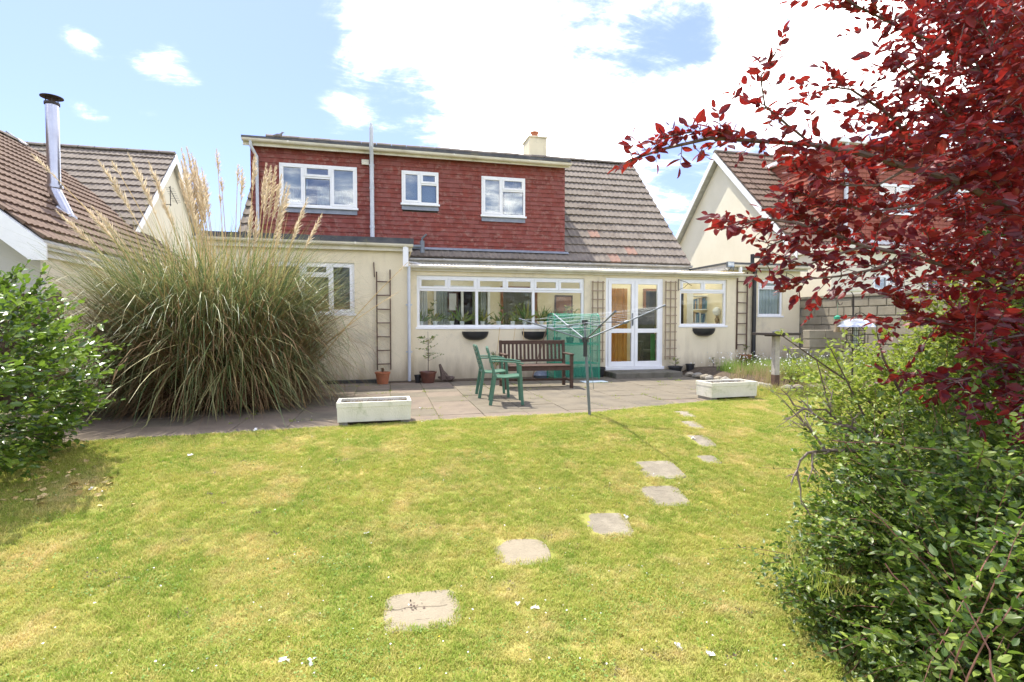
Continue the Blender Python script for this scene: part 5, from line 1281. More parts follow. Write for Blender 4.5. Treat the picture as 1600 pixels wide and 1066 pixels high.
# ---- purple plum tree
ptz = ground(4.0, 2.7)
pt = empty('plum_tree', (4.0, 2.7, ptz), 'purple-leaved plum tree reaching in from the right edge with dark red leaves', 'tree')
def q_(l): return [atD(*t) for t in l]
limbs = [
 (q_([(1690,450,3.3),(1600,338,3.0),(1500,285,2.85),(1420,262,2.75),(1340,238,2.7),(1270,226,2.7),(1190,221,2.65),(1110,216,2.6),(1040,232,2.6),(985,250,2.55)]), .020, 1.0, [.0, .9]),
 (q_([(1500,285,2.85),(1440,235,2.9),(1390,180,2.9),(1330,140,2.9),(1290,135,2.85)]), .012, 1.0, None),
 (q_([(1690,480,3.4),(1610,470,3.1),(1510,425,2.9),(1420,398,2.8),(1350,385,2.75),(1290,362,2.7),(1240,348,2.65),(1190,342,2.6),(1145,352,2.6)]), .015, 1.0, None),
 (q_([(1290,362,2.7),(1240,368,2.7),(1200,385,2.7),(1183,412,2.7)]), .005, .8, None),
 (q_([(1420,398,2.8),(1370,420,2.75),(1310,432,2.7),(1262,436,2.7),(1240,446,2.7)]), .007, .9, None),
 (q_([(1270,226,2.7),(1230,195,2.65),(1195,165,2.6),(1188,120,2.55),(1212,84,2.5)]), .006, .9, None),
 (q_([(1190,221,2.65),(1150,205,2.6),(1090,205,2.6),(1048,212,2.6)]), .005, .8, None),
 (q_([(1690,420,3.6),(1610,250,3.4),(1540,120,3.3),(1480,20,3.3),(1440,-80,3.4)]), .018, 1.0, None),
 (q_([(1540,120,3.3),(1470,70,3.1),(1400,40,3.0),(1340,10,3.0),(1290,-20,3.0)]), .010, 1.0, None),
 (q_([(1690,400,3.9),(1650,150,3.8),(1600,20,3.8),(1580,-120,3.9)]), .016, 1.0, None),
 (q_([(1610,470,3.1),(1560,500,2.9),(1500,510,2.75),(1450,500,2.7),(1400,470,2.7)]), .008, 1.0, None),
 (q_([(1690,520,3.0),(1620,520,2.7),(1560,530,2.6),(1520,545,2.5)]), .008, 1.0, None),
 (q_([(1690,520,2.9),(1610,550,2.6),(1540,585,2.5),(1480,600,2.45)]), .007, 1.0, None),
 (q_([(1690,500,2.7),(1640,590,2.4),(1590,640,2.3)]), .006, 1.0, None),
 (q_([(1610,250,3.4),(1540,220,3.1),(1480,180,2.9),(1430,120,2.8),(1400,90,2.8)]), .010, 1.0, None),
 (q_([(1500,285,2.85),(1440,320,2.8),(1370,330,2.75),(1300,320,2.7),(1250,300,2.7)]), .008, 1.0, None),
 (q_([(1350,385,2.75),(1300,400,2.7),(1260,415,2.7),(1215,400,2.7)]), .006, .8, None),
 (q_([(1420,262,2.75),(1370,290,2.75),(1320,290,2.7),(1260,265,2.7)]), .007, .9, None),
]
for k in range(24):
    a = atD(1690+rnd.uniform(-20,60), 400+rnd.uniform(-150,100), 3.4); c = atD(rnd.uniform(1400,1640), rnd.uniform(-90,470), rnd.uniform(2.7,4.4)); m_ = a.lerp(c, .5)+Vector((0,0,rnd.uniform(-.1,.25)))
    limbs.append(([a, m_, c], .009, 1., None))
wood = MB(); tw = MB(); PL = Leaves()
def polylen(l): return sum((l[i+1]-l[i]).length for i in range(len(l)-1))
def along(l, f):
    T = polylen(l)*f
    for i in range(len(l)-1):
        s_ = (l[i+1]-l[i]).length
        if T <= s_ or i == len(l)-2: return l[i].lerp(l[i+1], min(1, T/max(s_, 1e-6))), (l[i+1]-l[i]).normalized()
        T -= s_
for li, (l, r, dens, _) in enumerate(limbs):
    wood.tube(l, [r*(1-.78*i/(len(l)-1))+.0012 for i in range(len(l))], 7)
    T = polylen(l); n = int(T/(.041 if li < 18 else .078)*dens)
    for k in range(n):
        f = .22+.78*(k+nr.random())/n if li < 18 else .3+.7*(k+nr.random())/n
        p, d = along(l, f)
        q = inv_px = (CM.inverted() @ (p-CAM)); sx = 800+FOC*q.x/-q.z
        v = unit()[0]; dd_ = np.array(d)*.75 + v*.85 + np.array([0,0,.12])
        thin = .42 if sx < 1140 else (.62 if sx < 1260 else (.85 if sx < 1340 else 1.))
        L = (.10+.26*nr.random())*thin
        PL.shoot(np.array(p), dd_, L, max(4, int(L/.02)),   .052+.012*nr.random(), droop=.3, wig=.3, stems=tw, sr=.0028, upb=.3, alt=.9)
    p, d = along(l, 1.0); PL.shoot(np.array(p)-np.array(d)*.1, np.array(d), .2, 12, .062, droop=.1, wig=.1, stems=tw, sr=.003)
# the crown's deeper mass towards the right edge
for k in range(340):
    px = 1640-abs(nr.normal())*130; py = nr.uniform(-70, 520)
    lim = 1345 if py > 60 else 1390
    if px < lim+60*mnoise.noise(Vector((py*.012, 3, 0))) : continue
    p = np.array(atD(px, py, nr.uniform(2.6, 4.0))); d = unit()[0]+np.array([-.3,-.1,.1]); L = .16+.2*nr.random()
    PL.shoot(p, d, L, 13, .062, droop=.3, wig=.3, stems=tw if k % 2 else None, sr=.0028, upb=.3)
# hanging dead tendrils
for pts in ([(1135,240,2.6),(1180,290,2.6),(1230,320,2.62),(1290,352,2.66)], [(1290,45,2.9),(1300,20,2.9),(1330,-30,2.95)], [(1265,90,2.9),(1290,60,2.9),(1300,30,2.9)]): tw.tube(q_(pts), .0016, 4, cap=False)
wood.tube([(4.0, 2.7, ptz-.1), (4.02, 2.68, .3), (3.95, 2.66, 1.0), atD(1690, 450, 3.3)], [.085, .07, .06, .035], 10)
for (dp) in (atD(1690,480,3.4), atD(1690,420,3.6), atD(1690,400,3.9), atD(1690,520,3.0)): wood.tube([(4.0,2.7,.5), Vector((4.0,2.7,.8)).lerp(dp,.5), dp], [.05,.035,.018], 8)
wo_ = wood.build('trunk', M_barkp, pt, smooth_=True, fix=False); t_ = tw.build('twigs', M_barkp, pt, fix=False); t_['kind'] = 'stuff'
PL.build(pt, M_plum, 300, (leaf6, leaf6f), 1.05)

# ---- right-hand shrubs: (centre px,py,depth, radii, count, leaf size, material)
def shrub(name, label, blobs, m, size, nl, Lr, nparts=0, wid=1., tm=None, droop=.4, stemm=None, extra=None, seed=0, trim=None):
    c0 = atD(*blobs[0][:3]); t = empty(name, (c0.x, c0.y, ground(c0.x, c0.y)), label, 'shrub'); lv = Leaves(); stm = MB()
    for (px, py, D, rx_, ry_, rz_, n) in blobs:
        c = np.array(atD(px, py, D))
        for i in range(n):
            u = unit()[0]; k = .35+.65*nr.random()**.45; k *= 1+.46*mnoise.noise(Vector(u*2.1)+Vector((px*.01, seed, 0))); p = c+u*np.array([rx_, ry_, rz_])*k
            gz_ = ground(p[0], p[1])
            if p[2] < gz_+.04: p[2] = gz_+.04+nr.random()*.15
            d = u+np.array([0,0,.35])+nr.normal(size=3)*.3; L = (Lr[0]+(Lr[1]-Lr[0])*nr.random())*(1.7 if nr.random() < .07 else 1)
            lv.shoot(p-d*.3*L, d, L, nl, size, droop=droop, wig=.35, stems=stm if i % 2 == 0 else None, sr=.0024, upb=.7)
    if extra: extra(lv, stm)
    s_ = stm.build('stems', stemm or M_twigr, t, fix=False); s_['kind'] = 'stuff'
    lv.build(t, m, nparts, tm, wid, trim=trim)
    return t
def fg(lv, stm):
    # arching foreground shoots, bottom right
    for a, m_, c in (((1600,800,1.9),(1500,930,1.7),(1440,1066,1.6)), ((1480,1060,1.55),(1545,940,1.5),(1620,790,1.5)), ((1500,1080,1.5),(1570,960,1.45),(1640,870,1.45)), ((1380,880,1.9),(1470,990,1.8),(1520,1080,1.7)), ((1360,800,2.0),(1440,880,1.95),(1500,960,1.9)), ((1300,690,2.2),(1420,700,2.1),(1560,720,2.0)), ((1560,1080,1.4),(1530,960,1.5),(1450,860,1.6))):
        l = q_([a, m_, c]); 
        m2_ = [(1-t)**2*l[0]+2*t*(1-t)*(l[1]+Vector((0,0,.03)))+t*t*l[2] for t in [i/9 for i in range(10)]]; l = [q+Vector(unit()[0].tolist())*.006 for q in m2_]
        stm.tube(l, [.0028-.0002*i for i in range(10)], 5, cap=False); T = polylen(l)
        for k in range(int(T/.03)):
            p, d = along(l, (k+.5)/int(T/.045)); lv.shoot(np.array(p), np.array(d)*.6+unit()[0]*.7, .05+.07*nr.random(), 5, .034, droop=.2, wig=.2)
S1 = shrub('cotoneaster_shrub', 'dense dark green small-leaved cotoneaster with reddish arching stems filling the lower right corner', [
    (1515, 860, 2.35, .56, .75, .60, 1050), (1430, 950, 2.5, .36, .5, .38, 700), (1600, 960, 2.0, .45, .5, .5, 650), (1340, 970, 2.75, .22, .35, .30, 260), (1580, 700, 2.6, .40, .6, .45, 330), (1350, 850, 2.8, .16, .25, .16, 110)],
    M_shrub, .033, 17, (.12, .36), 300, 1.1, (leaf6, leaf6f), extra=fg)
def fg2(lv, stm):
    for a, m_, c in (((1400,760,3.0),(1350,650,3.0),(1298,545,3.0)), ((1450,720,3.0),(1330,600,3.1),(1215,520,3.1)), ((1420,640,3.0),(1380,560,3.0),(1370,520,3.0)), ((1360,700,3.),(1300,650,3.),(1275,560,3.1)), ((1350,700,2.9),(1290,640,2.9),(1240,640,2.9))):
        l = q_([a, m_, c]); stm.tube(l, [.009, .006, .003], 6, cap=False); T = polylen(l)
        for k in range(int(T/.06)):
            p, d = along(l, (k+.5)/int(T/.06)); lv.shoot(np.array(p), np.array(d)*.5+unit()[0]*.8, .06+.09*nr.random(), 6, .034, droop=.2, wig=.2)
S2 = shrub('rose_shrub', 'loose yellow-green shrub with thin upright stems in front of the feeder and wall', [
    (1410, 650, 3.3, .36, .5, .38, 330), (1490, 600, 3.2, .40, .5, .34, 460), (1345, 720, 3.1, .18, .3, .28, 90), (1560, 520, 3.1, .34, .4, .32, 340), (1430, 760, 2.9, .34, .45, .33, 380), (1360, 860, 2.7, .20, .3, .22, 150), (1310, 600, 3.2, .20, .3, .22, 60)],
    M_shrub2, .033, 12, (.12, .34), 0, 1.15, (leaf6, leaf6f), extra=fg2, seed=4, stemm=M_bark)
S3 = shrub('dark_hedge_shrub', 'tall dark green leafy shrub under the purple tree at the right edge', [
    (1640, 620, 3.9, .8, .8, .95, 900), (1680, 850, 3.0, .55, .8, .8, 500), (1560, 640, 4.3, .6, .6, .6, 500), (1520, 780, 3.7, .6, .6, .6, 500), (1690, 360, 4.3, .7, .6, .8, 650)],
    M_shrubd, .045, 13, (.15, .35), 0, 1.2, seed=9, stemm=M_bark)
# dead branches poking out
db = MB()
def dead(pts, r, kids=5, L=.22, dep=0):
    l = q_(pts) if not isinstance(pts[0], Vector) else pts
    n = len(l); db.tube(l, [r*(1-.7*i/(n-1)) for i in range(n)], 6)
    for k in range(kids):
        p, d = along(l, .25+.75*rnd.random()); e_ = Vector(unit()[0].tolist()); dd_ = (d*.9+e_*.7).normalized(); LL = L*rnd.uniform(.4,1)
        l2 = [p, p+dd_*LL*.5+e_*LL*.08, p+dd_*LL]
        if dep < 2: dead(l2, r*.5, 2 if dep == 0 else 1, L*.55, dep+1)
        else: db.tube(l2, [r*.4, r*.3, r*.15], 4)
dead([(1400,690,2.95),(1330,668,2.9),(1290,660,2.85),(1262,640,2.85),(1240,633,2.85)], .011, 9)
dead([(1330,668,2.9),(1298,650,2.9),(1298,625,2.9),(1302,608,2.9)], .007, 4, .14)
dead([(1420,690,2.9),(1340,705,2.85),(1290,704,2.8),(1262,708,2.75),(1250,720,2.75),(1243,744,2.75)], .013, 5, .2)
dead([(1290,704,2.8),(1265,670,2.8),(1245,650,2.82)], .008, 8, .2)
tag(db.build('dead_branch', M_dead, smooth_=True, fix=False), 'bare grey-brown dead branches sticking out of the right shrubs over the lawn', 'branch')

# ---- flower bed at the right
bt_ = MB(); nb = 26
for j in range(nb+1):
    for i in range(nb+1):
        x = 6.75+(10.69-6.75)*i/nb; y0_ = 7.95+max(0, (x-6.75))*.12; y = y0_+(11.79-y0_)*j/nb
        bt_.v.append((x, y, .0+.15*smooth(0, .5, min(x-6.75, y-y0_))+.03*mnoise.noise(Vector((x*2, y*2, 0)))))
for j in range(nb):
    for i in range(nb): a = j*(nb+1)+i; bt_.f.append((a, a+1, a+nb+2, a+nb+1))
tag(bt_.build('flower_bed', M_soil, smooth_=True), kind='structure')
def bedz(x, y):
    y0_ = 7.95+max(0, x-6.75)*.12; return .15*smooth(0, .5, min(x-6.75, y-y0_))
def rock(x, y, z, s, lab):
    b = MB(); n = 9; rows_ = 5
    for j in range(rows_+1):
        th_ = math.pi*j/rows_
        for k in range(n):
            a = 2*math.pi*k/n; v = Vector((math.sin(th_)*math.cos(a), math.sin(th_)*math.sin(a), math.cos(th_))); rr_ = 1+.35*mnoise.noise(v*1.7+Vector((x*3, y*3, 0)))
            b.v.append(tuple(Vector((x, y, z))+Vector((v.x*s*1.25, v.y*s, v.z*s*.7))*rr_))
    for j in range(rows_):
        for k in range(n): a = j*n+k; c = j*n+(k+1) % n; b.f.append((a, c, c+n, a+n))
    o = b.build('rock', M_block if rnd.random() < .5 else M_mortar); return tag(o, lab, 'rock', 'rough stones edging the flower bed')
rk = []
for k in range(14): rk.append((6.72+.0+rnd.uniform(-.06,.06), 8.05+k*.2+rnd.uniform(-.03,.03)))
for k in range(10): rk.append((6.95+k*.27, 7.93+k*.035+rnd.uniform(-.04,.04)))
for i, (x, y) in enumerate(rk): rock(x, y, .05, rnd.uniform(.07,.12), 'rough grey stone edging the flower bed behind the right white trough')
for i, (px, py) in enumerate(((1135, 574), (1120, 577), (1150, 580), (1105, 571))):
    p = onZ(px, py, 0.03); o = rock(p.x, p.y, .06, .13, ['dark flat stone by the wall at the bed corner', 'dark flat stone left of the bed corner', 'dark stone at the front of the bed corner', 'dark stone nearest the low black pot'][i]); o.data.materials[0] = M_bark
# wild growth: grasses and flowering weeds
def tufts(name, lab, n, region, h, m, cat, w=.006, kind='stuff', bend=.6):
    P = []; A = []; U = []; Sz = []
    while len(P) < n:
        x, y = rnd.uniform(*region[:2]), rnd.uniform(*region[2:]); 
        if mnoise.noise(Vector((x*1.5, y*1.5, len(name)))) < -.15: continue
        if name == 'shrub_foot_grass' and (x*math.cos(YAW)-y*math.sin(YAW))/(x*math.sin(YAW)+y*math.cos(YAW)) < .53: continue
        P.append((x, y, max(bedz(x, y), ground(x, y) if y < edgeY(x) else 0)-.01)); v = unit()[0]; A.append((v[0]*bend*.5, v[1]*bend*.5, 1)); U.append(unit()[0]); Sz.append(rnd.uniform(h*.4, h))
    Sz = np.array(Sz); tv = [(-.5,0,0),(.5,0,0),(.4,.45,.03),(-.4,.45,.03),(0,1,.18)]; tf = [(0,1,2,3),(3,2,4)]
    sc = np.stack([np.full(n, w), Sz, Sz], 1)
    o = scatter(name, tv, tf, frames(np.array(A), np.array(U)), np.array(P), sc, m); tag(o, lab, cat, kind=kind); return o
tufts('meadow_grass', 'bright green tall grass growing in the flower bed by the bird table', 9000, (7.2, 10.6, 8.3, 10.4), .36, mat('fresh_grass', (.16,.30,.04), (.26,.40,.07), 3, .7, transl=.4, tone=True, tonec=(.45,.5,.15)), 'grass', w=.008)
tufts('seeding_grass', 'straw-coloured seeding grass at the front of the flower bed', 5000, (6.9, 9.6, 8.0, 9.6), .34, mat('seed_grass', (.48,.40,.20), (.35,.36,.12), 3, .8, transl=.35, tone=True, tonec=(.55,.35,.25)), 'grass', w=.005)
tufts('edge_grass', 'tall uncut grass around the right white trough and bird table foot', 2600, (5.4, 7.8, 7.35, 8.1), .22, M_grassb, 'grass', w=.006)
tufts('shrub_foot_grass', 'long dry grass at the foot of the right shrubs', 1000, (1.75, 2.6, 1.9, 2.7), .13, M_grassb, 'grass', w=.0045, bend=1.2)
fl_ = []
for k in range(420):
    x, y = rnd.uniform(6.9, 10), rnd.uniform(8.05, 11); fl_.append((x, y, bedz(x, y)+rnd.uniform(.18, .42)))
disc = [(math.cos(k*1.2566)*.5, math.sin(k*1.2566)*.5, .08) for k in range(5)]+[(0,0,0)]; df_ = [(k, (k+1) % 5, 5) for k in range(5)]
P = np.array(fl_); rotf = frames(unit(len(P))*.4+np.array([0,.0,.3]), unit(len(P)))
o = scatter('bed_flowers', disc, df_, rotf, P, np.array([rnd.uniform(.018,.035) for _ in fl_]), M_petal); tag(o, 'tiny white and cream flowers scattered over the flower bed', 'flowers', kind='stuff')
# leafy clumps in the bed
def clump(x, y, z, r, n, size, m, name, lab, cat='plant', nl=8, group=None, L=(.1,.25)):
    t = empty(name, (x, y, z), lab, cat, group); lv = Leaves(); st_ = MB()
    for i in range(n):
        u = unit()[0]; u[2] = abs(u[2]); p = np.array([x, y, z])+u*r*np.array([.5,.5,.25])*nr.random(); lv.shoot(p, u+np.array([0,0,.7]), L[0]+(L[1]-L[0])*nr.random(), nl, size, droop=.5, wig=.3, stems=st_, sr=.002, upb=.7)
    st_.build('stems', M_twigr, t, fix=False); f_ = lv.build(t, m, 0, (leaf4, leaf4f)); return t
for i, (x, y, r, lab) in enumerate(((8.9, 9.3, .5, 'leafy green clump in the middle of the flower bed right of the bird table'), (9.6, 8.8, .5, 'leafy clump at the right of the flower bed near the feeder pole'), (7.4, 8.3, .28, 'low yellow-green clump just behind the bird table'), (8.2, 10.6, .35, 'green clump at the back of the bed by the extension wall'), (10.2, 9.6, .4, 'bushy clump beside the boundary wall'))):
    clump(x, y, .15, r, 120, .04, (M_shrub2, M_shrub)[i % 2], 'bed_plant', lab, L=(.15, .4))
P = []
for k in range(900):
    i_ = rnd.randint(-9, 11); j_ = rnd.randint(0, 8)
    if rnd.random() < .5: x, y = .05+i_*.6+rnd.gauss(0,.01), 11.15-rnd.uniform(0, 5)
    else: x, y = rnd.uniform(-5, 6.6), 11.15-j_*.6+rnd.gauss(0,.01)
    if y < edgeY(x) or mnoise.noise(Vector((x*1.3, y*1.3, 7))) < .12: continue
    for q in range(7): P.append((x+rnd.gauss(0,.02), y+rnd.gauss(0,.02), -.008))
P = np.array(P); n_ = len(P); A = unit(n_)*.7; A[:,2] = .8
o = scatter('paving_weeds', [(-.5,0,0),(.5,0,0),(.4,.45,.03),(-.4,.45,.03),(0,1,.18)], [(0,1,2,3),(3,2,4)], frames(A, unit(n_)), P, np.stack([np.full(n_, .006), nr.uniform(.02,.055,n_), nr.uniform(.02,.05,n_)], 1), M_shrub2); tag(o, 'small weeds and moss growing in the joints of the patio paving', 'weeds', kind='stuff')
P = []
for t__ in (tr, tr2):
    for q in range(260): P.append((t__.location.x+rnd.uniform(-.38,.38), t__.location.y+rnd.uniform(-.15,.15), .235))
P = np.array(P); n_ = len(P); A = unit(n_)*.9; A[:,2] = .7
o = scatter('trough_weeds', [(-.5,0,0),(.5,0,0),(.4,.45,.03),(-.4,.45,.03),(0,1,.18)], [(0,1,2,3),(3,2,4)], frames(A, unit(n_)), P, np.stack([np.full(n_, .006), nr.uniform(.02,.07,n_), nr.uniform(.02,.06,n_)], 1), M_pampd); tag(o, 'dry weedy stalks in the soil of the white troughs', 'weeds', kind='stuff')
# ---- small plants in pots
def potplant(x, y, z, h, n, size, lab, m=M_shrub2, spread=.5, nl=7):
    t = empty('potted_shrub', (x, y, z), lab, 'plant'); lv = Leaves(); st_ = MB()
    st_.tube([(x, y, z-.05), (x+.01, y, z+h*.5), (x, y, z+h)], [.009, .007, .003], 6, cap=False)
    for i in range(n):
        f = .25+.6*nr.random(); v = unit()[0]; lv.shoot(np.array([x, y, z+h*f]), np.array([v[0], v[1], .6]), spread*h*(.4+.6*nr.random())*(1-f*.4), nl, size, droop=.3, wig=.2, stems=st_, sr=.003, start=.35, upb=.6)
    st_.build('stem', M_bark, t, fix=False); lv.build(t, m, 0, (leaf6, leaf6f)); return t
potplant(P2.x, P2.y, .2, .85, 16, .06, 'small open leafy shrub growing in the brown glazed pot', M_houseleaf)
potplant(P1.x, P1.y, .2, .12, 12, .03, 'wispy dry weeds in the terracotta pot below the left ladder trellis', M_pampd)
potplant(P3.x, P3.y, .16, .22, 18, .03, 'straggly weeds in the wide black tub by the doorstep', M_shrub2, .9)
potplant(P4.x, P4.y, .1, .3, 10, .03, 'thin sprouting plant in the low black pot', M_houseleaf)
potplant(P5.x, P5.y, P5.z+.2, .3, 14, .03, 'thin weeds in the weathered terracotta pot by the right ladder', M_houseleaf)
for i, (px, py, h) in enumerate(((774, 585, .55), (845, 580, .7), (915, 580, .75), (872, 580, .6), (808, 583, .5))):
    p = onZ(px, py+6, 0); potplant(p.x, p.y, .05, h, 18, .055, ['bushy green plant behind the green chairs', 'plant with reddish tips behind the bench back', 'tall leafy plant inside the lower part of the mini greenhouse', 'leafy plant at the left of the mini greenhouse foot', 'low green plant behind the left half of the bench'][i], M_shrub, .6)
for i in range(3): potplant(gx0+.14+i*.3, 10.87, .88, .3, 12, .05, ['left', 'middle', 'right'][i]+' small plant on the upper shelf of the mini greenhouse', M_shrub, .6)

# ---- things behind the garden-room glass
zsill = wA[2]+.04
b = MB(); b.box(wA[0], wA[1], YF+.13, YF+.42, zsill-.05, zsill-.01); b.box(wB[0], wB[1], YF+.13, YF+.34, zsill-.05, zsill-.01); b.build('window_ledge', M_pvc, H)
def spiky(x, y, z, h, n, lab):
    t = empty('potted_plant', (x, y, z), lab, 'potted plant', 'potted plants on the window ledge')
    r = .055; b = MB(); b.lathe((x, y, z), [(r*.72, 0), (r, .10), (r*1.05, .10), (r*1.05, .115), (r*.9, .115), (r*.85, .09)], 14); b.build('pot', M_white, t, smooth_=True)
    P = np.tile(np.array([x, y, z+.09]), (n, 1)); A = unit(n); A[:,2] = np.abs(A[:,2])+.35; tv = [(-.04,0,0),(.04,0,0),(.07,.4,.02),(-.07,.4,.02),(0,1,-.25)]
    scatter('foliage', tv, [(0,1,2,3),(3,2,4)], frames(A, unit(n)), P, h*(.5+.6*nr.random(n)), M_houseleaf, t)
labs = ['leftmost potted plant on the ledge of the long window', 'spiky pale plant in a white pot left of the first mullion', 'small plant in a white pot between two taller ones in the left bay', 'taller spiky plant in the right part of the left bay', 'bright green plant at the left of the middle bay', 'low plant near the centre of the middle bay', 'dark-topped plant right of centre in the middle bay', 'big leafy plant at the left of the right-hand bay', 'leafy plant mid right-hand bay above the greenhouse', 'reddish leafy plant at the end of the middle bay']
for i, (px, h) in enumerate(((658, .3), (680, .32), (706, .22), (722, .42), (754, .36), (779, .26), (801, .2), (846, .45), (866, .4), (820, .5))):
    spiky(onY(px, 500, YF+.27).x, YF+.27, zsill-.01, h, 26, labs[i])
for i, (px, h, lab) in enumerate(((668, .9, 'tall bushy houseplant standing behind the left bay of the long window'), (792, 1.0, 'tall dark houseplant standing behind the middle bay of the long window'), (888, .9, 'tall houseplant standing behind the right bay of the long window'))):
    x_ = onY(px, 500, 12.4).x; potplant(x_, 12.4, .3, h+.5, 26, .09, lab, M_houseleaf, .45)
for i, (px0, px1, z0_, z1_) in enumerate(((700, 716, 1.5, 2.0), (868, 896, 1.35, 1.95))):
    x0_, x1_ = onY(px0, 500, 13.1).x, onY(px1, 500, 13.1).x; b = MB(); b.box(x0_, x1_, 13.165, 13.195, z0_, z1_); pf = b.build('framed_picture', M_wood); tag(pf, ['small dark framed picture on the inner wall behind the left bay', 'large brown framed picture on the inner wall behind the right bay'][i], 'picture'); b = MB(); b.box(x0_+.04, x1_-.04, 13.158, 13.164, z0_+.04, z1_-.04); b.build('print', M_brick if i else M_net, pf)
c_ = curtains(None, onY(653,500,YF+.5).x, onY(668,500,YF+.5).x, .95, 2.0, YF+.5, .03, M_net, 'curtain', 4); tag(c_, 'cream curtain gathered at the left end of the long window', 'curtain')
c_ = curtains(None, onY(738,500,YF+.55).x, onY(752,500,YF+.55).x, .95, 2.0, YF+.55, .03, mat('sage_curtain', (.30,.32,.2), (.24,.26,.16), 5, .9), 'curtain', 4); tag(c_, 'grey-green curtain gathered behind the first mullion of the long window', 'curtain')
# bookcase with books, lamp behind the right-hand window
bx0, bx1 = onY(1083, 480, 12.4).x, onY(1109, 480, 12.4).x
bk = empty('bookcase', ((bx0+bx1)/2, 12.5, .14), 'cream bookcase of books seen through the right-hand window', 'bookcase')
for k in range(5):
    z = .5+k*.36; b = MB(); b.box(bx0, bx1, 12.40, 12.66, z-.012, z+.012); b.build('shelf', M_white, bk)
for x in (bx0-.02, bx1): b = MB(); b.box(x, x+.02, 12.39, 12.67, .14, 2.1); b.build('side_panel', M_white, bk)
cols_ = [(.5,.5,.42), (.2,.35,.4), (.6,.6,.6), (.12,.2,.3), (.45,.32,.2), (.35,.5,.5), (.7,.68,.55)]
bmats = [mat('book_cover_%s' % n, c_, None, rough=.6) for n, c_ in zip(('cream','teal','white','navy','brown','mint','ivory'), cols_)]
i = 0
for k in range(1, 4):
    x = bx0+.01
    while x < bx1-.05:
        w = rnd.uniform(.018,.04); h = rnd.uniform(.2,.3); a = rnd.choice([0,0,0,.12,.18]); M = Matrix.Translation((x, 12.42, .512+k*.36)) @ Matrix.Rotation(a, 4, 'Y'); b = MB(); b.box(0, w, 0, .18, 0, h, M)
        tag(b.build('book', rnd.choice(bmats)), 'book standing on %s shelf of the bookcase behind the right-hand window' % ['the lower', 'the middle', 'the upper'][k-1], 'book', 'books in the bookcase'); x += w+.004+a*.12; i += 1
p = onY(1120, 502, YF+.5); b = MB(); b.lathe((p.x, p.y, zsill-.01), [(.06, 0), (.06, .02), (.02, .04), (.05, .12), (.06, .16), (.025, .22), (.02, .26)], 14); lm_ = b.build('table_lamp', M_trel2, smooth_=True); tag(lm_, 'table lamp with a round white glass shade behind the right-hand window', 'lamp')
b = MB(); b.lathe((p.x, p.y, zsill+.25), [(.03+.0, 0)]+[(.11*math.sin(a), .11-.11*math.cos(a)) for a in [math.pi*k/8 for k in range(2, 8)]]+[(.02, .22)], 16); b.build('lamp_shade', M_white, lm_, smooth_=True)
b = MB(); b.box(onY(1066,500,YF+.5).x, onY(1135,500,YF+.5).x, YF+.34, YF+.7, zsill-.05, zsill-.012); tag(b.build('side_table', M_white), 'white table standing inside behind the right-hand window', 'table')
# chair inside the doors and green cloth
p = onY(1012, 500, 12.3)
t = empty('armchair', (p.x, 12.3, .14), 'dark high-backed armchair inside behind the right leaf of the french doors', 'armchair'); M_arm = mat('dark_upholstery', (.05,.055,.05), (.09,.09,.08), 6, .9)
b = MB(); b.box(p.x-.3, p.x+.3, 12.45, 12.6, .2, 1.6); b.build('backrest', M_arm, t, bevel=.05); b = MB(); b.box(p.x-.3, p.x+.3, 11.95, 12.45, .2, .55); b.build('seat', M_arm, t, bevel=.04)
for sx in (-1, 1): b = MB(); b.box(p.x+sx*.33-.05, p.x+sx*.33+.05, 11.95, 12.5, .2, .78); b.build('armrest', M_arm, t, bevel=.03)
p = onY(1021, 545, 11.7); c = curtains(None, p.x-.05, p.x+.06, .3, .95, 11.75, .02, mat('bright_green_cloth', (.10,.38,.14), (.08,.30,.11), 5, .7), 'cloth', 3); tag(c, 'bright green cloth hanging inside behind the lower right door pane', 'cloth')

# ---- grass over the lawn (geometry nodes, counted as one mass)
def tuft_mesh(seed, n=24, h=.019, rad=.036):
    r_ = random.Random(seed); b = MB()
    for i in range(n):
        a = r_.uniform(0, 6.283); rr_ = rad*math.sqrt(r_.random()); x, y = rr_*math.cos(a), rr_*math.sin(a); t_ = r_.uniform(0, 6.283); H_ = h*r_.uniform(.5, 1.2); le = r_.uniform(.2, 1.4)*H_; w = r_.uniform(.0012, .0022)
        dx, dy = math.cos(t_), math.sin(t_)
        b.add([(x-dy*w, y+dx*w, -.004), (x+dy*w, y-dx*w, -.004), (x+dy*w*.7+dx*le*.35, y-dx*w*.7+dy*le*.35, H_*.6), (x-dy*w*.7+dx*le*.35, y+dx*w*.7+dy*le*.35, H_*.6), (x+dx*le, y+dy*le, H_)], [(0,1,2,3),(3,2,4)])
    me = b.mesh('grass_tuft'); me.materials.append(M_grassb); return me
gc = bpy.data.collections.new('grass_tufts')
for k in range(5):
    o = bpy.data.objects.new('grass_tuft', tuft_mesh(k+1)); gc.objects.link(o)
def on_stone(x, y):
    for (sx, sy, w, h) in STONE:
        j_ = .022*mnoise.noise(Vector((x*22, y*22, 1)))
        if abs(x-sx) < w-.03+j_ and -h+.035+j_ < y-sy < h+.012+j_: return True
    return False
PT = []
def density(d): return 1500 if d < 4 else (1000 if d < 6 else 700)
x = -6.5
rs = np.random.default_rng(3); NPTS = 115000
X_ = rs.uniform(-7.5, 9.5, NPTS*2); Y_ = rs.uniform(1.2, 8.3, NPTS*2)
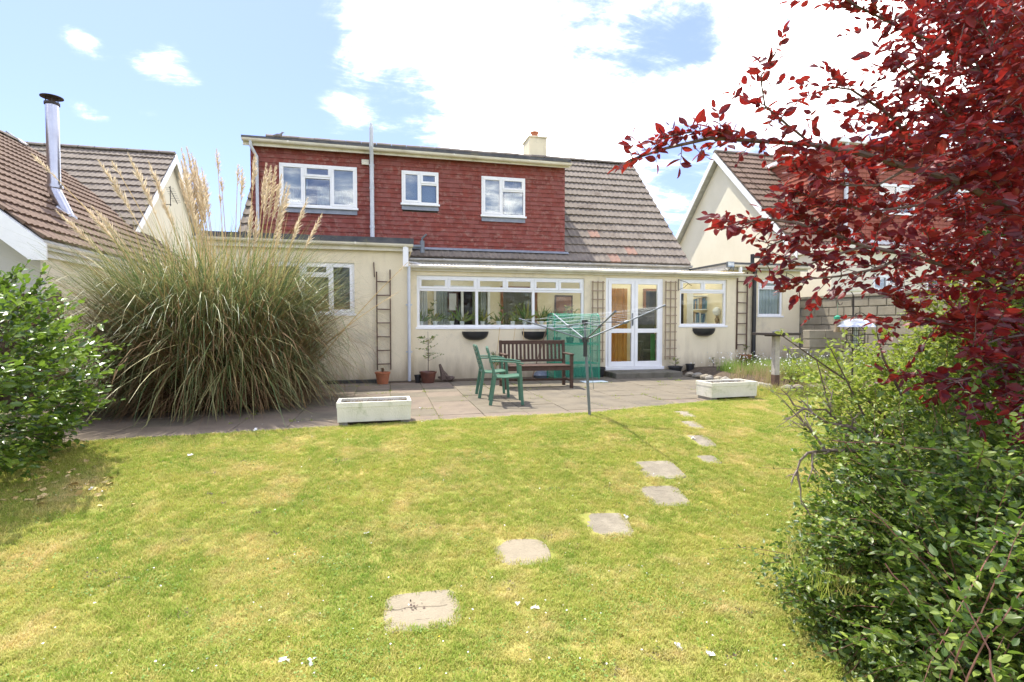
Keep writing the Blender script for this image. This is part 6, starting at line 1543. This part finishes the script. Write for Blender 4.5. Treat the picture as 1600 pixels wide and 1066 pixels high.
for xx, yy in zip(X_, Y_):
    e = edgeY(xx)
    if yy > e + .03*mnoise.noise(Vector((xx*6, 0, 0))): continue
    rt_ = xx*math.cos(YAW)-yy*math.sin(YAW); fw_ = xx*math.sin(YAW)+yy*math.cos(YAW)
    if abs(rt_) > fw_*1.08+.8 or fw_ < 1.6: continue
    if on_stone(xx, yy): continue
    PT.append((xx, yy, ground(xx, yy)+.004))
pm_ = bpy.data.meshes.new('grass_points'); pm_.from_pydata(PT, [], []); pm_.update()
go_ = bpy.data.objects.new('lawn_grass', pm_); COL.objects.link(go_); tag(go_, 'short mown lawn grass with yellowed patches', 'grass', kind='stuff')
ng = bpy.data.node_groups.new('grass', 'GeometryNodeTree'); ng.interface.new_socket('Geometry', in_out='INPUT', socket_type='NodeSocketGeometry'); ng.interface.new_socket('Geometry', in_out='OUTPUT', socket_type='NodeSocketGeometry')
gi = ng.nodes.new('NodeGroupInput'); g2 = ng.nodes.new('NodeGroupOutput'); ip = ng.nodes.new('GeometryNodeInstanceOnPoints'); ci = ng.nodes.new('GeometryNodeCollectionInfo'); ci.inputs['Collection'].default_value = gc; ci.inputs['Separate Children'].default_value = True; ci.inputs['Reset Children'].default_value = True
rv = ng.nodes.new('FunctionNodeRandomValue'); rv.data_type = 'FLOAT_VECTOR'; rv.inputs[0].default_value = (-.12, -.12, 0); rv.inputs[1].default_value = (.12, .12, 6.283)
rv2 = ng.nodes.new('FunctionNodeRandomValue'); rv2.data_type = 'FLOAT'; rv2.inputs[2].default_value = .45; rv2.inputs[3].default_value = 1.5
mp_ = ng.nodes.new('GeometryNodeMeshToPoints')
ng.links.new(gi.outputs[0], mp_.inputs[0]); ng.links.new(mp_.outputs[0], ip.inputs['Points']); ng.links.new(ci.outputs[0], ip.inputs['Instance']); ip.inputs['Pick Instance'].default_value = True
ng.links.new(rv.outputs[0], ip.inputs['Rotation']); ng.links.new(rv2.outputs[1], ip.inputs['Scale']); ng.links.new(ip.outputs[0], g2.inputs[0])
md_ = go_.modifiers.new('grass', 'NODES'); md_.node_group = ng

# ---- petals, daisies, buttercups, fallen leaves
def litter(pts, size, m, name, lab, cat):
    P = np.array(pts); n = len(P); A = unit(n); A[:,2] *= .25; U = unit(n)*.35+UP
    tv = [(-.3,0,0),(.35,.1,.1),(.4,.7,.25),(0,1,.05),(-.45,.6,.2)]; o = scatter(name, tv, [(0,1,2,3,4)], frames(A, U), P, np.array([size*rnd.uniform(.6,1.3) for _ in pts]), m); tag(o, lab, cat, kind='stuff')
def gp(px, py, dz=.012): p = onG(px, py); return (p.x, p.y, p.z+dz)
big = [(573,838),(487,1040),(446,1036),(809,951),(836,955),(296,715),(1060,1018),(978,812),(1108,1030),(143,768),(1083,687),(400,675),(657,640)]
for i, (px, py) in enumerate(big):
    p = Vector(gp(px, py, .02)); s_ = .018 + .004*(i % 3)
    b = MB()
    for k in range(3):
        a = k*2.1+i; M = Matrix.Translation(p) @ Euler((rnd.uniform(-.6,.6), rnd.uniform(-.6,.6), a)).to_matrix().to_4x4(); b.add([M @ Vector(v) for v in ((-.3*s_,0,0),(.4*s_,.1*s_,.2*s_),(.5*s_,.9*s_,.5*s_),(0,1.3*s_,.2*s_),(-.5*s_,.7*s_,.5*s_))], [(0,1,2,3,4)])
    tag(b.build('petal', M_petal, fix=False), ['white petal alone on the grass left of the second stepping stone', 'brightest white petal at the bottom edge of the lawn', 'smaller white petal beside the bright one at the bottom edge of the lawn', 'small pale petal, left of a pair, right of the cracked stepping stone', 'larger white petal, right of a pair, right of the cracked stepping stone', 'white petal on the far lawn in front of the pampas grass', 'white curled petal on the grass at the bottom right of the lawn', 'white petal resting on the corner of the third stepping stone', 'pale petal near the bottom of the shrubs on the right', 'white petal just outside the shade of the camellia bush', 'white petal on the back-left corner of a small far stepping stone', 'pale petal on the far lawn left of the trough', 'white petal on the grass just below the left trough'][i], 'petal', 'fallen white petals on the lawn')
pts = []
for k in range(260):
    px, py = rnd.uniform(60, 1300), 650+ (rnd.random()**1.3)*410; pts.append(gp(px, py, .02))
litter(pts, .011, M_petal, 'daisies', 'tiny white daisies and specks scattered in the lawn', 'daisies')
pts = [gp(rnd.gauss(*rnd.choice([(930, 45), (860, 160), (980, 60), (230, 90)])), rnd.gauss(715, 22)) for _ in range(80)] + [gp(rnd.uniform(0, 1200), rnd.uniform(690, 1050)) for _ in range(40)]
litter(pts, .012, M_yel, 'buttercups', 'small yellow flowers scattered in the lawn', 'flowers')
P = []
for k in range(90):
    q = gp(rnd.uniform(0, 1250), 680+rnd.random()**1.2*380); s_ = rnd.uniform(.04, .16)
    for j in range(int(900*s_)):
        x, y = q[0]+rnd.gauss(0, s_)*1.3, q[1]+rnd.gauss(0, s_)
        if not on_stone(x, y): P.append((x, y, ground(x, y)+rnd.uniform(.014, .026)))
P = np.array(P); n_ = len(P)
o = scatter('clover', [(-.5,-.3,0),(.5,-.3,0),(.55,.4,.06),(0,.65,-.02),(-.55,.4,.06)], [(0,1,2,3,4)], frames(unit(n_)*np.array([1,1,.25]), UP+unit(n_)*.35), P, nr.uniform(.006,.012,n_), mat('clover_leaf', (.10,.22,.03), (.16,.28,.05), 3, .6, transl=.3, tone=True, tonec=(.3,.38,.08))); tag(o, 'darker patches of clover and small broad-leaved weeds in the lawn', 'clover', kind='stuff')
P = []
for k in range(26):
    q = gp(rnd.uniform(100, 1200), 700+rnd.random()*350)
    for j in range(30): P.append((q[0]+rnd.gauss(0,.035), q[1]+rnd.gauss(0,.03), q[2]-.006+rnd.uniform(0,.006)))
litter(P, .014, M_bark, 'bare_soil_crumbs', 'small dark crumbs of soil and dead moss showing in the lawn', 'soil')
pts = [gp(rnd.gauss(90, 55), rnd.gauss(755, 22)) for _ in range(70)]
litter(pts, .05, M_straw, 'fallen_leaves', 'yellow-brown fallen leaves under the camellia bush', 'leaves')
